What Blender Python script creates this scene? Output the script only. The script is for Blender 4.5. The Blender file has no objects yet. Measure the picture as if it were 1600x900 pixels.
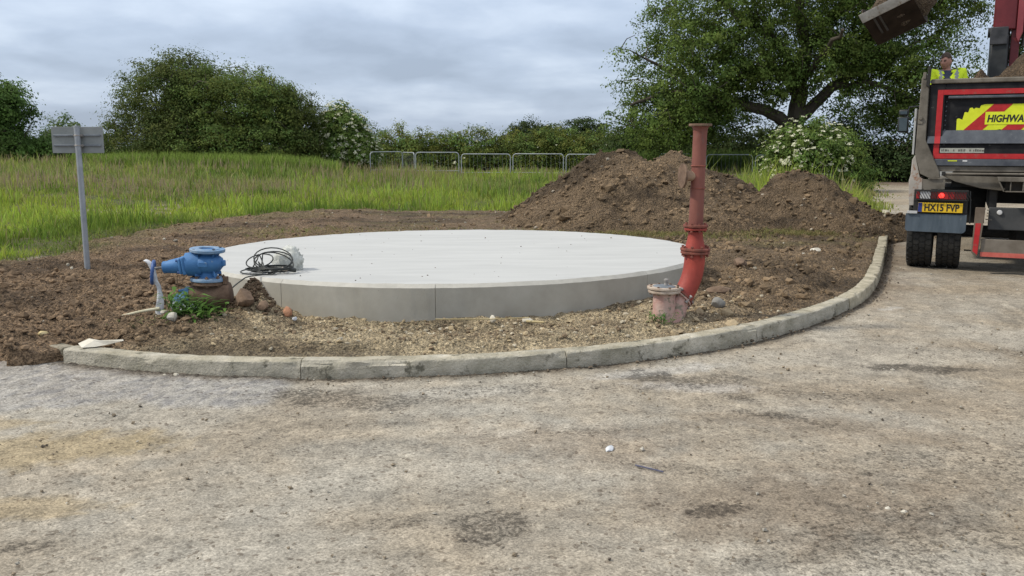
import bpy, math, random
import numpy as np
from mathutils import Vector, Matrix, Euler

R = math.radians
scene = bpy.context.scene
col = scene.collection

# ------------------------------------------------------------------ camera, sky, sun, exposure
cam_data = bpy.data.cameras.new('camera')
cam_data.lens = 31.5
cam_data.sensor_width = 36.0
cam_data.clip_start = 0.05
cam_data.clip_end = 3000.0
camera = bpy.data.objects.new('camera', cam_data)
camera.location = (0.0, 0.0, 1.55)
camera.rotation_euler = (R(90.0 - 9.13), 0.0, 0.0)
col.objects.link(camera)
scene.camera = camera

SUN_DIR = Vector((-0.80, -0.06, 0.80)).normalized()
SUN_EL = math.asin(SUN_DIR.z)
SUN_ROT = math.atan2(SUN_DIR.x, SUN_DIR.y)

world = bpy.data.worlds.new('World')
scene.world = world
world.use_nodes = True
wn, wl = world.node_tree.nodes, world.node_tree.links
wn.clear()
w_out = wn.new('ShaderNodeOutputWorld')
w_bg = wn.new('ShaderNodeBackground'); w_bg.inputs['Strength'].default_value = 0.1
wl.new(w_bg.outputs[0], w_out.inputs['Surface'])
sky = wn.new('ShaderNodeTexSky'); sky.sky_type = 'NISHITA'; sky.sun_disc = False
sky.sun_elevation = SUN_EL; sky.sun_rotation = SUN_ROT
tc = wn.new('ShaderNodeTexCoord')
sep = wn.new('ShaderNodeSeparateXYZ'); wl.new(tc.outputs['Generated'], sep.inputs[0])
def wmath(op, a, b=None, c=None):
    n = wn.new('ShaderNodeMath'); n.operation = op
    for i, v in enumerate((a, b, c)):
        if v is None: continue
        if isinstance(v, (int, float)): n.inputs[i].default_value = v
        else: wl.new(v, n.inputs[i])
    return n.outputs[0]
zc = wmath('MAXIMUM', sep.outputs['Z'], 0.0)
den = wmath('ADD', zc, 0.24)
px = wmath('DIVIDE', sep.outputs['X'], den)
py = wmath('DIVIDE', sep.outputs['Y'], den)
comb = wn.new('ShaderNodeCombineXYZ')
wl.new(px, comb.inputs[0]); wl.new(py, comb.inputs[1])
def wnoise(scale, detail, rough, dist, off):
    mp = wn.new('ShaderNodeMapping'); mp.inputs['Location'].default_value = off
    wl.new(comb.outputs[0], mp.inputs[0])
    n = wn.new('ShaderNodeTexNoise'); n.inputs['Scale'].default_value = scale
    n.inputs['Detail'].default_value = detail; n.inputs['Roughness'].default_value = rough
    n.inputs['Distortion'].default_value = dist
    wl.new(mp.outputs[0], n.inputs['Vector']); return n.outputs[0]
n1 = wnoise(1.15, 5.0, 0.5, 0.35, (3.1, 1.7, 0.0))
n2 = wnoise(3.4, 5.0, 0.5, 0.2, (7.7, 2.2, 1.0))
nmix = wmath('ADD', wmath('MULTIPLY', n1, 0.62), wmath('MULTIPLY', n2, 0.38))
ramp = wn.new('ShaderNodeValToRGB')
wl.new(nmix, ramp.inputs[0])
er = ramp.color_ramp
er.elements[0].position = 0.38; er.elements[0].color = (0.345, 0.415, 0.530, 1)
er.elements[1].position = 0.63; er.elements[1].color = (0.60, 0.685, 0.81, 1)
e = er.elements.new(0.50); e.color = (0.44, 0.522, 0.655, 1)
# brightening of an overcast sky towards the zenith (the standard overcast law)
gain = wmath('MULTIPLY_ADD', zc, 1.2, 0.92)
gain10 = wmath('MULTIPLY', gain, 10.0)
vm = wn.new('ShaderNodeVectorMath'); vm.operation = 'SCALE'
# the cloud is whiter where it is seen from below, higher up
zw = wn.new('ShaderNodeMapRange'); zw.inputs['From Min'].default_value = 0.22; zw.inputs['From Max'].default_value = 0.75; zw.inputs['To Max'].default_value = 0.8; wl.new(zc, zw.inputs[0])
wm2 = wn.new('ShaderNodeMix'); wm2.data_type = 'RGBA'; wl.new(zw.outputs[0], wm2.inputs['Factor']); wl.new(ramp.outputs[0], wm2.inputs[6]); wm2.inputs[7].default_value = (0.53, 0.53, 0.535, 1)
wl.new(wm2.outputs[2], vm.inputs[0]); wl.new(gain10, vm.inputs['Scale'])
wmix = wn.new('ShaderNodeMix'); wmix.data_type = 'RGBA'
wmix.inputs['Factor'].default_value = 0.9
wl.new(sky.outputs[0], wmix.inputs[6]); wl.new(vm.outputs[0], wmix.inputs[7])
wl.new(wmix.outputs[2], w_bg.inputs['Color'])

sun_data = bpy.data.lights.new('sun', 'SUN')
sun_data.energy = 2.6
sun_data.angle = R(5.0)
sun_data.color = (1.0, 0.94, 0.82)
sun = bpy.data.objects.new('sun', sun_data)
sun.rotation_euler = (-SUN_DIR).to_track_quat('-Z', 'Y').to_euler()
sun.location = (-20, -2, 30)
col.objects.link(sun)

scene.view_settings.view_transform = 'Standard'
scene.view_settings.look = 'None'
scene.view_settings.exposure = 0.25
scene.view_settings.gamma = 1.0
scene.view_settings.use_curve_mapping = False

# ------------------------------------------------------------------ noise in numpy
def _hash(ix, iy, seed):
    n = (ix.astype(np.int64) * 374761393 + iy.astype(np.int64) * 668265263 + seed * 144269504) & 0xffffffff
    n = ((n ^ (n >> 13)) * 1274126177) & 0xffffffff
    n = ((n ^ (n >> 15)) * 2246822519) & 0xffffffff
    return (n ^ (n >> 16)) / 4294967295.0
def vnoise(x, y, seed=0):
    x = np.asarray(x, float); y = np.asarray(y, float)
    ix, iy = np.floor(x), np.floor(y); fx, fy = x - ix, y - iy
    u = fx * fx * fx * (fx * (fx * 6 - 15) + 10); v = fy * fy * fy * (fy * (fy * 6 - 15) + 10)
    a = _hash(ix, iy, seed); b = _hash(ix + 1, iy, seed); c = _hash(ix, iy + 1, seed); d = _hash(ix + 1, iy + 1, seed)
    return (a + (b - a) * u) * (1 - v) + (c + (d - c) * u) * v
def fbm(x, y, octs=4, seed=0, gain=0.5):
    s = 0.0; a = 1.0; t = 0.0
    for k in range(octs):
        s = s + a * vnoise(x * 2 ** k + 17.3 * k, y * 2 ** k - 9.1 * k, seed + k * 7); t += a; a *= gain
    return s / t
def worley(x, y, seed=0):
    ix, iy = np.floor(x), np.floor(y); best = np.full(np.shape(x), 9.0)
    for dx in (-1, 0, 1):
        for dy in (-1, 0, 1):
            jx, jy = ix + dx, iy + dy
            px_ = jx + _hash(jx, jy, seed); py_ = jy + _hash(jx, jy, seed + 53)
            best = np.minimum(best, (px_ - x) ** 2 + (py_ - y) ** 2)
    return np.sqrt(best)
def sstep(a, b, x):
    t = np.clip((x - a) / (b - a), 0, 1); return t * t * (3 - 2 * t)
def poly_sd(x, y, poly):
    """signed distance to a polygon, positive inside"""
    P = np.asarray(poly, float); d = np.full(x.shape, 1e9); inside = np.zeros(x.shape, bool)
    for i in range(len(P)):
        a, b = P[i], P[(i + 1) % len(P)]; e_ = b - a
        t = np.clip(((x - a[0]) * e_[0] + (y - a[1]) * e_[1]) / (e_ @ e_ + 1e-12), 0, 1)
        d = np.minimum(d, (x - a[0] - t * e_[0]) ** 2 + (y - a[1] - t * e_[1]) ** 2)
        if a[1] != b[1]:
            c_ = ((a[1] > y) != (b[1] > y)) & (x < (b[0] - a[0]) * (y - a[1]) / (b[1] - a[1]) + a[0])
            inside ^= c_
    d = np.sqrt(d); return np.where(inside, d, -d)
def catmull(pts, step):
    P = [np.asarray(p, float) for p in pts]; P = [2 * P[0] - P[1]] + P + [2 * P[-1] - P[-2]]; out = []
    for i in range(1, len(P) - 2):
        n = max(1, int(np.linalg.norm(P[i + 1] - P[i]) / step))
        for k in range(n):
            t = k / n
            out.append(0.5 * ((2 * P[i]) + (-P[i - 1] + P[i + 1]) * t + (2 * P[i - 1] - 5 * P[i] + 4 * P[i + 1] - P[i + 2]) * t * t
                              + (-P[i - 1] + 3 * P[i] - 3 * P[i + 1] + P[i + 2]) * t ** 3))
    out.append(P[-2]); return np.array(out)

# ------------------------------------------------------------------ materials
def new_mat(name):
    m = bpy.data.materials.new(name); m.use_nodes = True
    return m, m.node_tree.nodes, m.node_tree.links, m.node_tree.nodes['Principled BSDF']
def mat(name, c1, c2=None, scale=6.0, detail=6.0, rough=0.7, rough2=None, metal=0.0, bump=0.0, bump_scale=40.0, spec=0.4,
        attr=None, spots=None, spot_scale=20.0, spot_th=0.62, stretch=None, trans=0.0, contrast=(0.35, 0.68), coat=0.0):
    """noise between two colours, optional wear spots of a third, bump, optional vertex tint"""
    m, N, L, B = new_mat(name)
    B.inputs['Metallic'].default_value = metal; B.inputs['Roughness'].default_value = rough
    B.inputs['Specular IOR Level'].default_value = spec; B.inputs['Coat Weight'].default_value = coat
    t = N.new('ShaderNodeTexCoord'); vec = t.outputs['Object']
    if stretch:
        mp = N.new('ShaderNodeMapping'); mp.inputs['Scale'].default_value = stretch; L.new(vec, mp.inputs[0]); vec = mp.outputs[0]
    c2 = c2 or tuple(min(1, v * 1.15) for v in c1)
    nz = N.new('ShaderNodeTexNoise'); nz.inputs['Scale'].default_value = scale; nz.inputs['Detail'].default_value = detail
    nz.inputs['Roughness'].default_value = 0.62
    L.new(vec, nz.inputs['Vector'])
    rp = N.new('ShaderNodeValToRGB'); rp.color_ramp.elements[0].position = contrast[0]; rp.color_ramp.elements[1].position = contrast[1]
    rp.color_ramp.elements[0].color = (*c1, 1); rp.color_ramp.elements[1].color = (*c2, 1)
    L.new(nz.outputs[0], rp.inputs[0]); out = rp.outputs[0]
    if spots:
        n2_ = N.new('ShaderNodeTexNoise'); n2_.inputs['Scale'].default_value = spot_scale; n2_.inputs['Detail'].default_value = 8
        n2_.inputs['Roughness'].default_value = 0.7; L.new(vec, n2_.inputs['Vector'])
        r2 = N.new('ShaderNodeValToRGB'); r2.color_ramp.elements[0].position = spot_th - 0.03; r2.color_ramp.elements[1].position = spot_th + 0.04
        L.new(n2_.outputs[0], r2.inputs[0])
        mx = N.new('ShaderNodeMix'); mx.data_type = 'RGBA'; L.new(r2.outputs[0], mx.inputs['Factor'])
        L.new(out, mx.inputs[6]); mx.inputs[7].default_value = (*spots, 1); out = mx.outputs[2]
    if attr:
        at = N.new('ShaderNodeAttribute'); at.attribute_name = attr
        mu = N.new('ShaderNodeMix'); mu.data_type = 'RGBA'; mu.blend_type = 'MULTIPLY'; mu.inputs['Factor'].default_value = 1.0
        L.new(out, mu.inputs[6]); L.new(at.outputs['Color'], mu.inputs[7]); out = mu.outputs[2]
    L.new(out, B.inputs['Base Color'])
    if rough2 is not None:
        mr = N.new('ShaderNodeMapRange'); mr.inputs['To Min'].default_value = rough; mr.inputs['To Max'].default_value = rough2
        L.new(nz.outputs[0], mr.inputs[0]); L.new(mr.outputs[0], B.inputs['Roughness'])
    if bump:
        nb = N.new('ShaderNodeTexNoise'); nb.inputs['Scale'].default_value = bump_scale; nb.inputs['Detail'].default_value = 6
        nb.inputs['Roughness'].default_value = 0.65; L.new(vec, nb.inputs['Vector'])
        bp = N.new('ShaderNodeBump'); bp.inputs['Strength'].default_value = bump; bp.inputs['Distance'].default_value = 0.02
        L.new(nb.outputs[0], bp.inputs['Height']); L.new(bp.outputs[0], B.inputs['Normal'])
    if trans:
        tr = N.new('ShaderNodeBsdfTranslucent'); L.new(out, tr.inputs['Color'])
        ms = N.new('ShaderNodeMixShader'); ms.inputs[0].default_value = trans
        o = N['Material Output']; L.new(B.outputs[0], ms.inputs[1]); L.new(tr.outputs[0], ms.inputs[2]); L.new(ms.outputs[0], o.inputs['Surface'])
    return m
def emit_mat(name, c, s, base):
    m, N, L, B = new_mat(name)
    B.inputs['Base Color'].default_value = (*base, 1); B.inputs['Roughness'].default_value = 0.2
    B.inputs['Emission Color'].default_value = (*c, 1); B.inputs['Emission Strength'].default_value = s
    return m

def ground_mat(name, grains, bump, bscale, dist, stains=False, crumb=0):
    """vertex tint x several sizes of grain: stones, grit, dust"""
    m, N, L, B = new_mat(name); B.inputs['Roughness'].default_value = 0.92; B.inputs['Specular IOR Level'].default_value = 0.25
    t = N.new('ShaderNodeTexCoord'); at = N.new('ShaderNodeAttribute'); at.attribute_name = 'tint'; out = at.outputs['Color']
    hs = []
    for kind, sc, lo, hi, p0, p1 in grains:
        if kind == 'n':
            n = N.new('ShaderNodeTexNoise'); n.inputs['Scale'].default_value = sc; n.inputs['Detail'].default_value = 5; n.inputs['Roughness'].default_value = 0.7
            o = n.outputs[0]
        else:
            n = N.new('ShaderNodeTexVoronoi'); n.inputs['Scale'].default_value = sc
            sp = N.new('ShaderNodeSeparateColor'); L.new(n.outputs['Color'], sp.inputs[0]); o = sp.outputs[0]
        L.new(t.outputs['Object'], n.inputs['Vector'])
        rp = N.new('ShaderNodeValToRGB'); rp.color_ramp.elements[0].position = p0; rp.color_ramp.elements[1].position = p1
        rp.color_ramp.elements[0].color = (*lo, 1); rp.color_ramp.elements[1].color = (*hi, 1)
        L.new(o, rp.inputs[0])
        mu = N.new('ShaderNodeMix'); mu.data_type = 'RGBA'; mu.blend_type = 'MULTIPLY'; mu.inputs['Factor'].default_value = 1.0
        L.new(out, mu.inputs[6]); L.new(rp.outputs[0], mu.inputs[7]); out = mu.outputs[2]
    if stains:          # alpha of the tint: how likely dark tar and grit show through here
        ns = N.new('ShaderNodeTexNoise'); ns.inputs['Scale'].default_value = 34; ns.inputs['Detail'].default_value = 9; ns.inputs['Roughness'].default_value = 0.8
        L.new(t.outputs['Object'], ns.inputs['Vector'])
        ad = N.new('ShaderNodeMath'); ad.operation = 'MULTIPLY_ADD'; L.new(ns.outputs[0], ad.inputs[0]); ad.inputs[1].default_value = 3.4; ad.inputs[2].default_value = -1.7
        a2 = N.new('ShaderNodeMath'); a2.operation = 'ADD'; L.new(ad.outputs[0], a2.inputs[0]); L.new(at.outputs['Alpha'], a2.inputs[1])
        mr = N.new('ShaderNodeMapRange'); mr.interpolation_type = 'SMOOTHSTEP'; mr.inputs['From Min'].default_value = 0.42; mr.inputs['From Max'].default_value = 0.78; mr.inputs['To Max'].default_value = 0.86
        L.new(a2.outputs[0], mr.inputs[0])
        mu = N.new('ShaderNodeMix'); mu.data_type = 'RGBA'; mu.blend_type = 'MULTIPLY'; L.new(mr.outputs[0], mu.inputs['Factor']); L.new(out, mu.inputs[6]); mu.inputs[7].default_value = (0.30, 0.295, 0.29, 1); out = mu.outputs[2]
    L.new(out, B.inputs['Base Color'])
    nb = N.new('ShaderNodeTexNoise'); nb.inputs['Scale'].default_value = bscale; nb.inputs['Detail'].default_value = 8; nb.inputs['Roughness'].default_value = 0.75
    L.new(t.outputs['Object'], nb.inputs['Vector'])
    bp = N.new('ShaderNodeBump'); bp.inputs['Strength'].default_value = bump; bp.inputs['Distance'].default_value = dist
    h = nb.outputs[0]
    if crumb:           # rounded crumbs of two sizes
        for cs, ck in ((crumb, 0.9), (crumb * 2.3, 0.5)):
            vo = N.new('ShaderNodeTexVoronoi'); vo.inputs['Scale'].default_value = cs; L.new(t.outputs['Object'], vo.inputs['Vector'])
            ma = N.new('ShaderNodeMath'); ma.operation = 'MULTIPLY_ADD'; L.new(vo.outputs['Distance'], ma.inputs[0]); ma.inputs[1].default_value = -ck; L.new(h, ma.inputs[2]); h = ma.outputs[0]
    L.new(h, bp.inputs['Height']); L.new(bp.outputs[0], B.inputs['Normal'])
    return m
def g3(v): return (v, v, v)
M = {}
M['road'] = ground_mat('worn_road', [('n', 9, g3(0.80), g3(1.16), 0.35, 0.65), ('n', 24, g3(0.90), g3(1.08), 0.36, 0.64), ('n', 75, g3(0.74), g3(1.17), 0.36, 0.62), ('v', 130, g3(0.74), g3(1.2), 0.1, 0.9),
                                     ('v', 55, g3(1.0), (0.6, 0.57, 0.55), 0.93, 0.97)], 0.30, 95, 0.015, True)
M['soil'] = ground_mat('crumbly_soil', [('n', 7, g3(0.78), g3(1.2), 0.35, 0.65), ('n', 45, g3(0.5), g3(1.38), 0.36, 0.64), ('v', 90, g3(0.60), g3(1.40), 0.1, 0.9)], 1.0, 45, 0.05, crumb=30)
M['clod'] = mat('soil_clod', (0.85, 0.85, 0.85), (1, 1, 1), scale=30, rough=0.95, bump=0.6, bump_scale=60, spec=0.2, attr='tint')
M['fieldsoil'] = ground_mat('field_turf', [('n', 5, g3(0.7), g3(1.2), 0.35, 0.65), ('n', 40, g3(0.6), g3(1.25), 0.36, 0.64)], 0.8, 30, 0.05)
M['grass'] = mat('grass_blades', (0.9, 0.9, 0.9), (1, 1, 1), scale=0.8, rough=0.6, spec=0.12, attr='tint', trans=0.42)
M['leaf'] = mat('leaves', (0.88, 0.88, 0.88), (1, 1, 1), scale=0.6, rough=0.6, spec=0.12, attr='tint', trans=0.38)
M['bark'] = mat('bark', (0.045, 0.036, 0.026), (0.09, 0.075, 0.055), scale=4, rough=0.9, bump=0.8, bump_scale=14, stretch=(1, 1, 0.3))
M['flower'] = mat('cream_blossom', (0.60, 0.60, 0.40), (0.72, 0.71, 0.54), scale=8, rough=0.7, trans=0.2)
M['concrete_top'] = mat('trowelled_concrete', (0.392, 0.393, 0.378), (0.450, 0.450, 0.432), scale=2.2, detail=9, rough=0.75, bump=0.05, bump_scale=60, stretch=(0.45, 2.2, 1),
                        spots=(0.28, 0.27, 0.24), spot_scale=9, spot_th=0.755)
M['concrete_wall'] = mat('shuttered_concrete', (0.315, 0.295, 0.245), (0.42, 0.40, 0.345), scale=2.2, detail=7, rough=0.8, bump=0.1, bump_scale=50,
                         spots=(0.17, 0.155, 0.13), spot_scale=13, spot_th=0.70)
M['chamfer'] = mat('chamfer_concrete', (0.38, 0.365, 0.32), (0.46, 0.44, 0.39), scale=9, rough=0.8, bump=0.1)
M['kerb'] = mat('weathered_kerb', (0.20, 0.188, 0.145), (0.37, 0.345, 0.285), scale=6, detail=10, rough=0.9, bump=0.8, bump_scale=50,
                spots=(0.10, 0.094, 0.07), spot_scale=7, spot_th=0.60, attr='tint')
M['galv'] = mat('galvanised_steel', (0.26, 0.28, 0.30), (0.36, 0.38, 0.40), scale=9, rough=0.55, metal=0.4, bump=0.03)
M['sign_back'] = mat('grey_sign_back', (0.21, 0.225, 0.22), (0.27, 0.285, 0.28), scale=5, rough=0.6, metal=0.2)
M['barrier'] = mat('barrier_tube', (0.30, 0.325, 0.34), (0.42, 0.44, 0.455), scale=5, rough=0.45, metal=0.4)
M['blue'] = mat('blue_valve_paint', (0.034, 0.130, 0.315), (0.062, 0.19, 0.40), scale=7, rough=0.6, bump=0.2, bump_scale=70, spots=(0.24, 0.29, 0.33), spot_scale=13, spot_th=0.66)
M['blue_rim'] = mat('worn_blue_flange', (0.085, 0.19, 0.33), (0.25, 0.32, 0.40), scale=14, rough=0.6, bump=0.1, spots=(0.2, 0.16, 0.12), spot_scale=22, spot_th=0.68)
M['blue_dark'] = mat('dark_blue_wheel', (0.03, 0.07, 0.20), (0.05, 0.12, 0.32), scale=10, rough=0.5)
M['rust'] = mat('rusty_iron', (0.105, 0.064, 0.042), (0.20, 0.13, 0.088), scale=12, detail=9, rough=0.92, bump=0.5, bump_scale=45, spots=(0.22, 0.16, 0.11), spot_scale=18, spot_th=0.64)
M['red'] = mat('red_pipe_paint', (0.20, 0.030, 0.021), (0.38, 0.058, 0.039), scale=5, detail=10, rough=0.6, bump=0.15, bump_scale=40, spots=(0.45, 0.27, 0.22), spot_scale=12, spot_th=0.69)
M['red_old'] = mat('faded_red_paint', (0.150, 0.050, 0.038), (0.235, 0.088, 0.066), scale=5, detail=9, rough=0.75, bump=0.15, bump_scale=50, spots=(0.15, 0.09, 0.075), spot_scale=9, spot_th=0.62, stretch=(1, 1, 0.4))
M['red_flange'] = mat('rusted_red_flange', (0.12, 0.045, 0.032), (0.27, 0.085, 0.06), scale=16, rough=0.85, bump=0.3, spots=(0.3, 0.24, 0.2), spot_scale=22, spot_th=0.69)
M['pink'] = mat('flaking_pink_paint', (0.42, 0.235, 0.20), (0.54, 0.39, 0.335), scale=10, detail=9, rough=0.85, bump=0.3, spots=(0.24, 0.21, 0.16), spot_scale=12, spot_th=0.56)
M['pink_rim'] = mat('pale_rusty_flange', (0.33, 0.25, 0.19), (0.52, 0.44, 0.36), scale=16, rough=0.9, bump=0.35, spots=(0.16, 0.09, 0.06), spot_scale=20, spot_th=0.6)
M['grey_metal'] = mat('grey_lid', (0.14, 0.155, 0.17), (0.24, 0.26, 0.28), scale=12, rough=0.6, metal=0.4)
M['bolt'] = mat('dull_bolt', (0.22, 0.2, 0.18), (0.38, 0.36, 0.34), scale=30, rough=0.6, metal=0.4)
M['cable'] = mat('black_cable', (0.014, 0.016, 0.014), (0.035, 0.038, 0.034), scale=12, rough=0.5)
M['film'] = mat('cloudy_plastic', (0.62, 0.63, 0.58), (0.76, 0.77, 0.73), scale=14, rough=0.35, spec=0.5, bump=0.5, bump_scale=16, trans=0.35)
M['tape'] = mat('white_tape', (0.58, 0.60, 0.63), (0.78, 0.79, 0.80), scale=18, rough=0.45, bump=0.2, trans=0.2)
M['hose'] = mat('pale_yellow_hose', (0.52, 0.47, 0.30), (0.66, 0.62, 0.47), scale=14, rough=0.6)
M['pale_sheet'] = mat('pale_sheet', (0.5, 0.46, 0.37), (0.62, 0.58, 0.49), scale=12, rough=0.75, bump=0.2)
M['stone'] = mat('limestone', (0.44, 0.40, 0.32), (0.60, 0.57, 0.49), scale=20, rough=0.9, bump=0.4, bump_scale=60)
M['stone_brown'] = mat('brown_stone', (0.12, 0.078, 0.050), (0.20, 0.135, 0.09), scale=18, rough=0.95, bump=0.5, bump_scale=40)
M['brick'] = mat('orange_brick', (0.34, 0.155, 0.085), (0.42, 0.22, 0.13), scale=20, rough=0.9, bump=0.4)
M['plant'] = mat('weed_leaf', (0.05, 0.115, 0.02), (0.10, 0.20, 0.04), scale=5, rough=0.5, trans=0.25)
M['straw'] = mat('dry_straw', (0.34, 0.27, 0.14), (0.48, 0.40, 0.22), scale=8, rough=0.8)
M['dry_stem'] = mat('dry_stem', (0.09, 0.06, 0.035), (0.13, 0.09, 0.05), scale=8, rough=0.9)
# truck
M['dirty'] = mat('dusty_grey_steel', (0.085, 0.074, 0.058), (0.185, 0.165, 0.135), scale=4.5, detail=8, rough=0.8, bump=0.08, spots=(0.09, 0.078, 0.062), spot_scale=7, spot_th=0.63)
M['pale'] = mat('pale_grey_paint', (0.38, 0.39, 0.39), (0.52, 0.52, 0.51), scale=5, rough=0.55, spots=(0.24, 0.21, 0.17), spot_scale=9, spot_th=0.62)
M['rusty_pale'] = mat('rust_streaked_panel', (0.30, 0.27, 0.235), (0.42, 0.395, 0.36), scale=4, rough=0.8, spots=(0.24, 0.11, 0.055), spot_scale=5, spot_th=0.56)
M['black'] = mat('scuffed_black_paint', (0.007, 0.0075, 0.010), (0.030, 0.029, 0.030), scale=5, detail=10, rough=0.55, rough2=0.8, spec=0.15, spots=(0.12, 0.115, 0.105), spot_scale=12, spot_th=0.655)
M['slate'] = mat('dusty_black_ledge', (0.04, 0.046, 0.06), (0.10, 0.11, 0.125), scale=5, detail=9, rough=0.6, spots=(0.36, 0.36, 0.35), spot_scale=20, spot_th=0.675)
M['dark'] = mat('dark_chassis', (0.012, 0.012, 0.012), (0.03, 0.028, 0.025), scale=8, rough=0.8)
M['refl_red'] = mat('red_reflective', (0.34, 0.010, 0.013), (0.45, 0.020, 0.022), scale=12, rough=0.5, spots=(0.30, 0.05, 0.04), spot_scale=14, spot_th=0.60)
M['refl_dusty'] = mat('dusty_red_reflective', (0.42, 0.085, 0.065), (0.52, 0.13, 0.10), scale=10, rough=0.6)
M['chev_yellow'] = mat('yellow_reflective', (0.56, 0.62, 0.015), (0.68, 0.74, 0.03), scale=8, rough=0.4)
M['plate_yellow'] = mat('yellow_plate', (0.60, 0.38, 0.012), (0.72, 0.47, 0.02), scale=14, rough=0.5, spots=(0.36, 0.23, 0.03), spot_scale=20, spot_th=0.66)
M['plate_blue'] = mat('blue_band', (0.015, 0.03, 0.16))
M['ink'] = mat('black_ink', (0.012, 0.012, 0.012), (0.02, 0.02, 0.02), rough=0.5)
M['sticker'] = mat('faded_sticker', (0.30, 0.30, 0.26), (0.42, 0.42, 0.37), scale=25, rough=0.6)
M['sticker_ink'] = mat('sticker_ink', (0.09, 0.09, 0.08), (0.13, 0.13, 0.11), rough=0.6)
M['flap'] = mat('blue_grey_mudflap', (0.05, 0.07, 0.09), (0.085, 0.11, 0.135), scale=4, rough=0.7, stretch=(3, 1, 0.6), spots=(0.17, 0.175, 0.17), spot_scale=9, spot_th=0.68)
M['tyre'] = mat('tyre_rubber', (0.016, 0.016, 0.015), (0.038, 0.036, 0.032), scale=10, rough=0.85, spots=(0.08, 0.075, 0.065), spot_scale=12, spot_th=0.66)
M['rim'] = mat('dusty_rim', (0.18, 0.19, 0.2), (0.28, 0.28, 0.28), scale=8, rough=0.6, metal=0.5)
M['lens_red'] = mat('red_lens', (0.26, 0.012, 0.014), (0.36, 0.02, 0.02), scale=10, rough=0.25)
M['lens_dark'] = mat('dark_red_lens', (0.10, 0.010, 0.010), (0.15, 0.014, 0.014), scale=10, rough=0.25)
M['lens_white'] = mat('white_lens', (0.5, 0.5, 0.5), (0.62, 0.62, 0.62), scale=10, rough=0.25)
M['lamp_lit'] = emit_mat('lit_brake_lamp', (1.0, 0.03, 0.02), 2.6, (0.5, 0.02, 0.02))
M['mirror'] = mat('mirror_glass', (0.09, 0.11, 0.11), (0.12, 0.14, 0.14), rough=0.08, metal=0.9)
M['glass'] = mat('cab_glass', (0.02, 0.025, 0.03), (0.03, 0.035, 0.04), rough=0.05, spec=0.8)
M['plastic'] = mat('black_plastic', (0.015, 0.016, 0.017), (0.028, 0.03, 0.03), scale=9, rough=0.5)
M['boom_red'] = mat('crane_red', (0.115, 0.014, 0.018), (0.175, 0.024, 0.028), scale=4, rough=0.45, spots=(0.07, 0.014, 0.014), spot_scale=7, spot_th=0.66)
M['boom_red2'] = mat('crane_red_side', (0.21, 0.036, 0.045), (0.28, 0.06, 0.065), scale=4, rough=0.45)
M['bucket'] = mat('worn_bucket_steel', (0.024, 0.016, 0.012), (0.050, 0.034, 0.025), scale=5, detail=9, rough=0.85, spec=0.15, spots=(0.2, 0.18, 0.16), spot_scale=6, spot_th=0.68, stretch=(1, 1, 0.5))
M['edge_steel'] = mat('bright_cutting_edge', (0.42, 0.40, 0.37), (0.62, 0.6, 0.56), scale=10, rough=0.5, spots=(0.3, 0.24, 0.18), spot_scale=12, spot_th=0.6)
M['skin'] = mat('skin', (0.40, 0.20, 0.145), (0.48, 0.255, 0.19), scale=14, rough=0.55)
M['hair'] = mat('brown_hair', (0.05, 0.032, 0.022), (0.085, 0.055, 0.038), scale=40, rough=0.7, stretch=(1, 1, 0.3), bump=0.4)
M['hivis'] = mat('hi_vis_yellow', (0.62, 0.80, 0.015), (0.72, 0.88, 0.03), scale=9, rough=0.7)
M['tape_grey'] = mat('reflective_grey', (0.22, 0.24, 0.23), (0.30, 0.32, 0.30), scale=9, rough=0.5)
M['navy'] = mat('navy_cloth', (0.035, 0.042, 0.075), (0.055, 0.062, 0.10), scale=9, rough=0.9)
M['trousers'] = mat('dark_trousers', (0.025, 0.028, 0.035), (0.04, 0.042, 0.05), scale=9, rough=0.9)

# ------------------------------------------------------------------ object helpers
def tag(o, label=None, cat=None, group=None, kind=None):
    if label: o['label'] = label
    if cat: o['category'] = cat
    if group: o['group'] = group
    if kind: o['kind'] = kind
    return o
def thing(name, label, cat, loc=(0, 0, 0), rotz=0.0, group=None):
    o = bpy.data.objects.new(name, None); col.objects.link(o)
    o.empty_display_size = 0.1
    o.location = loc; o.rotation_euler = (0, 0, rotz)
    return tag(o, label, cat, group)
def np_mesh(name, verts, loops, sizes, m, parent=None, tint=None, smooth=True, offset=None):
    verts = np.asarray(verts, np.float32)
    if offset is not None: verts = verts - np.asarray(offset, np.float32)
    me = bpy.data.meshes.new(name)
    me.vertices.add(len(verts)); me.vertices.foreach_set('co', verts.ravel())
    loops = np.asarray(loops, np.int32).ravel(); sizes = np.asarray(sizes, np.int32)
    me.loops.add(len(loops)); me.loops.foreach_set('vertex_index', loops)
    me.polygons.add(len(sizes))
    starts = np.concatenate([[0], np.cumsum(sizes)[:-1]]).astype(np.int32)
    me.polygons.foreach_set('loop_start', starts)
    me.polygons.foreach_set('use_smooth', np.full(len(sizes), smooth, bool))
    me.update(calc_edges=True); me.validate()
    if tint is not None:
        a = me.color_attributes.new('tint', 'FLOAT_COLOR', 'POINT')
        tint = np.asarray(tint); c = np.ones((len(verts), 4), np.float32); c[:, :tint.shape[1]] = tint; a.data.foreach_set('color', c.ravel())
    me.materials.append(m)
    o = bpy.data.objects.new(name, me); col.objects.link(o)
    if parent: o.parent = parent
    return o
def grid_faces(nx, ny):
    i = np.arange(nx * ny).reshape(ny, nx)
    return np.stack([i[:-1, :-1], i[:-1, 1:], i[1:, 1:], i[1:, :-1]], -1).reshape(-1, 4)

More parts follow.
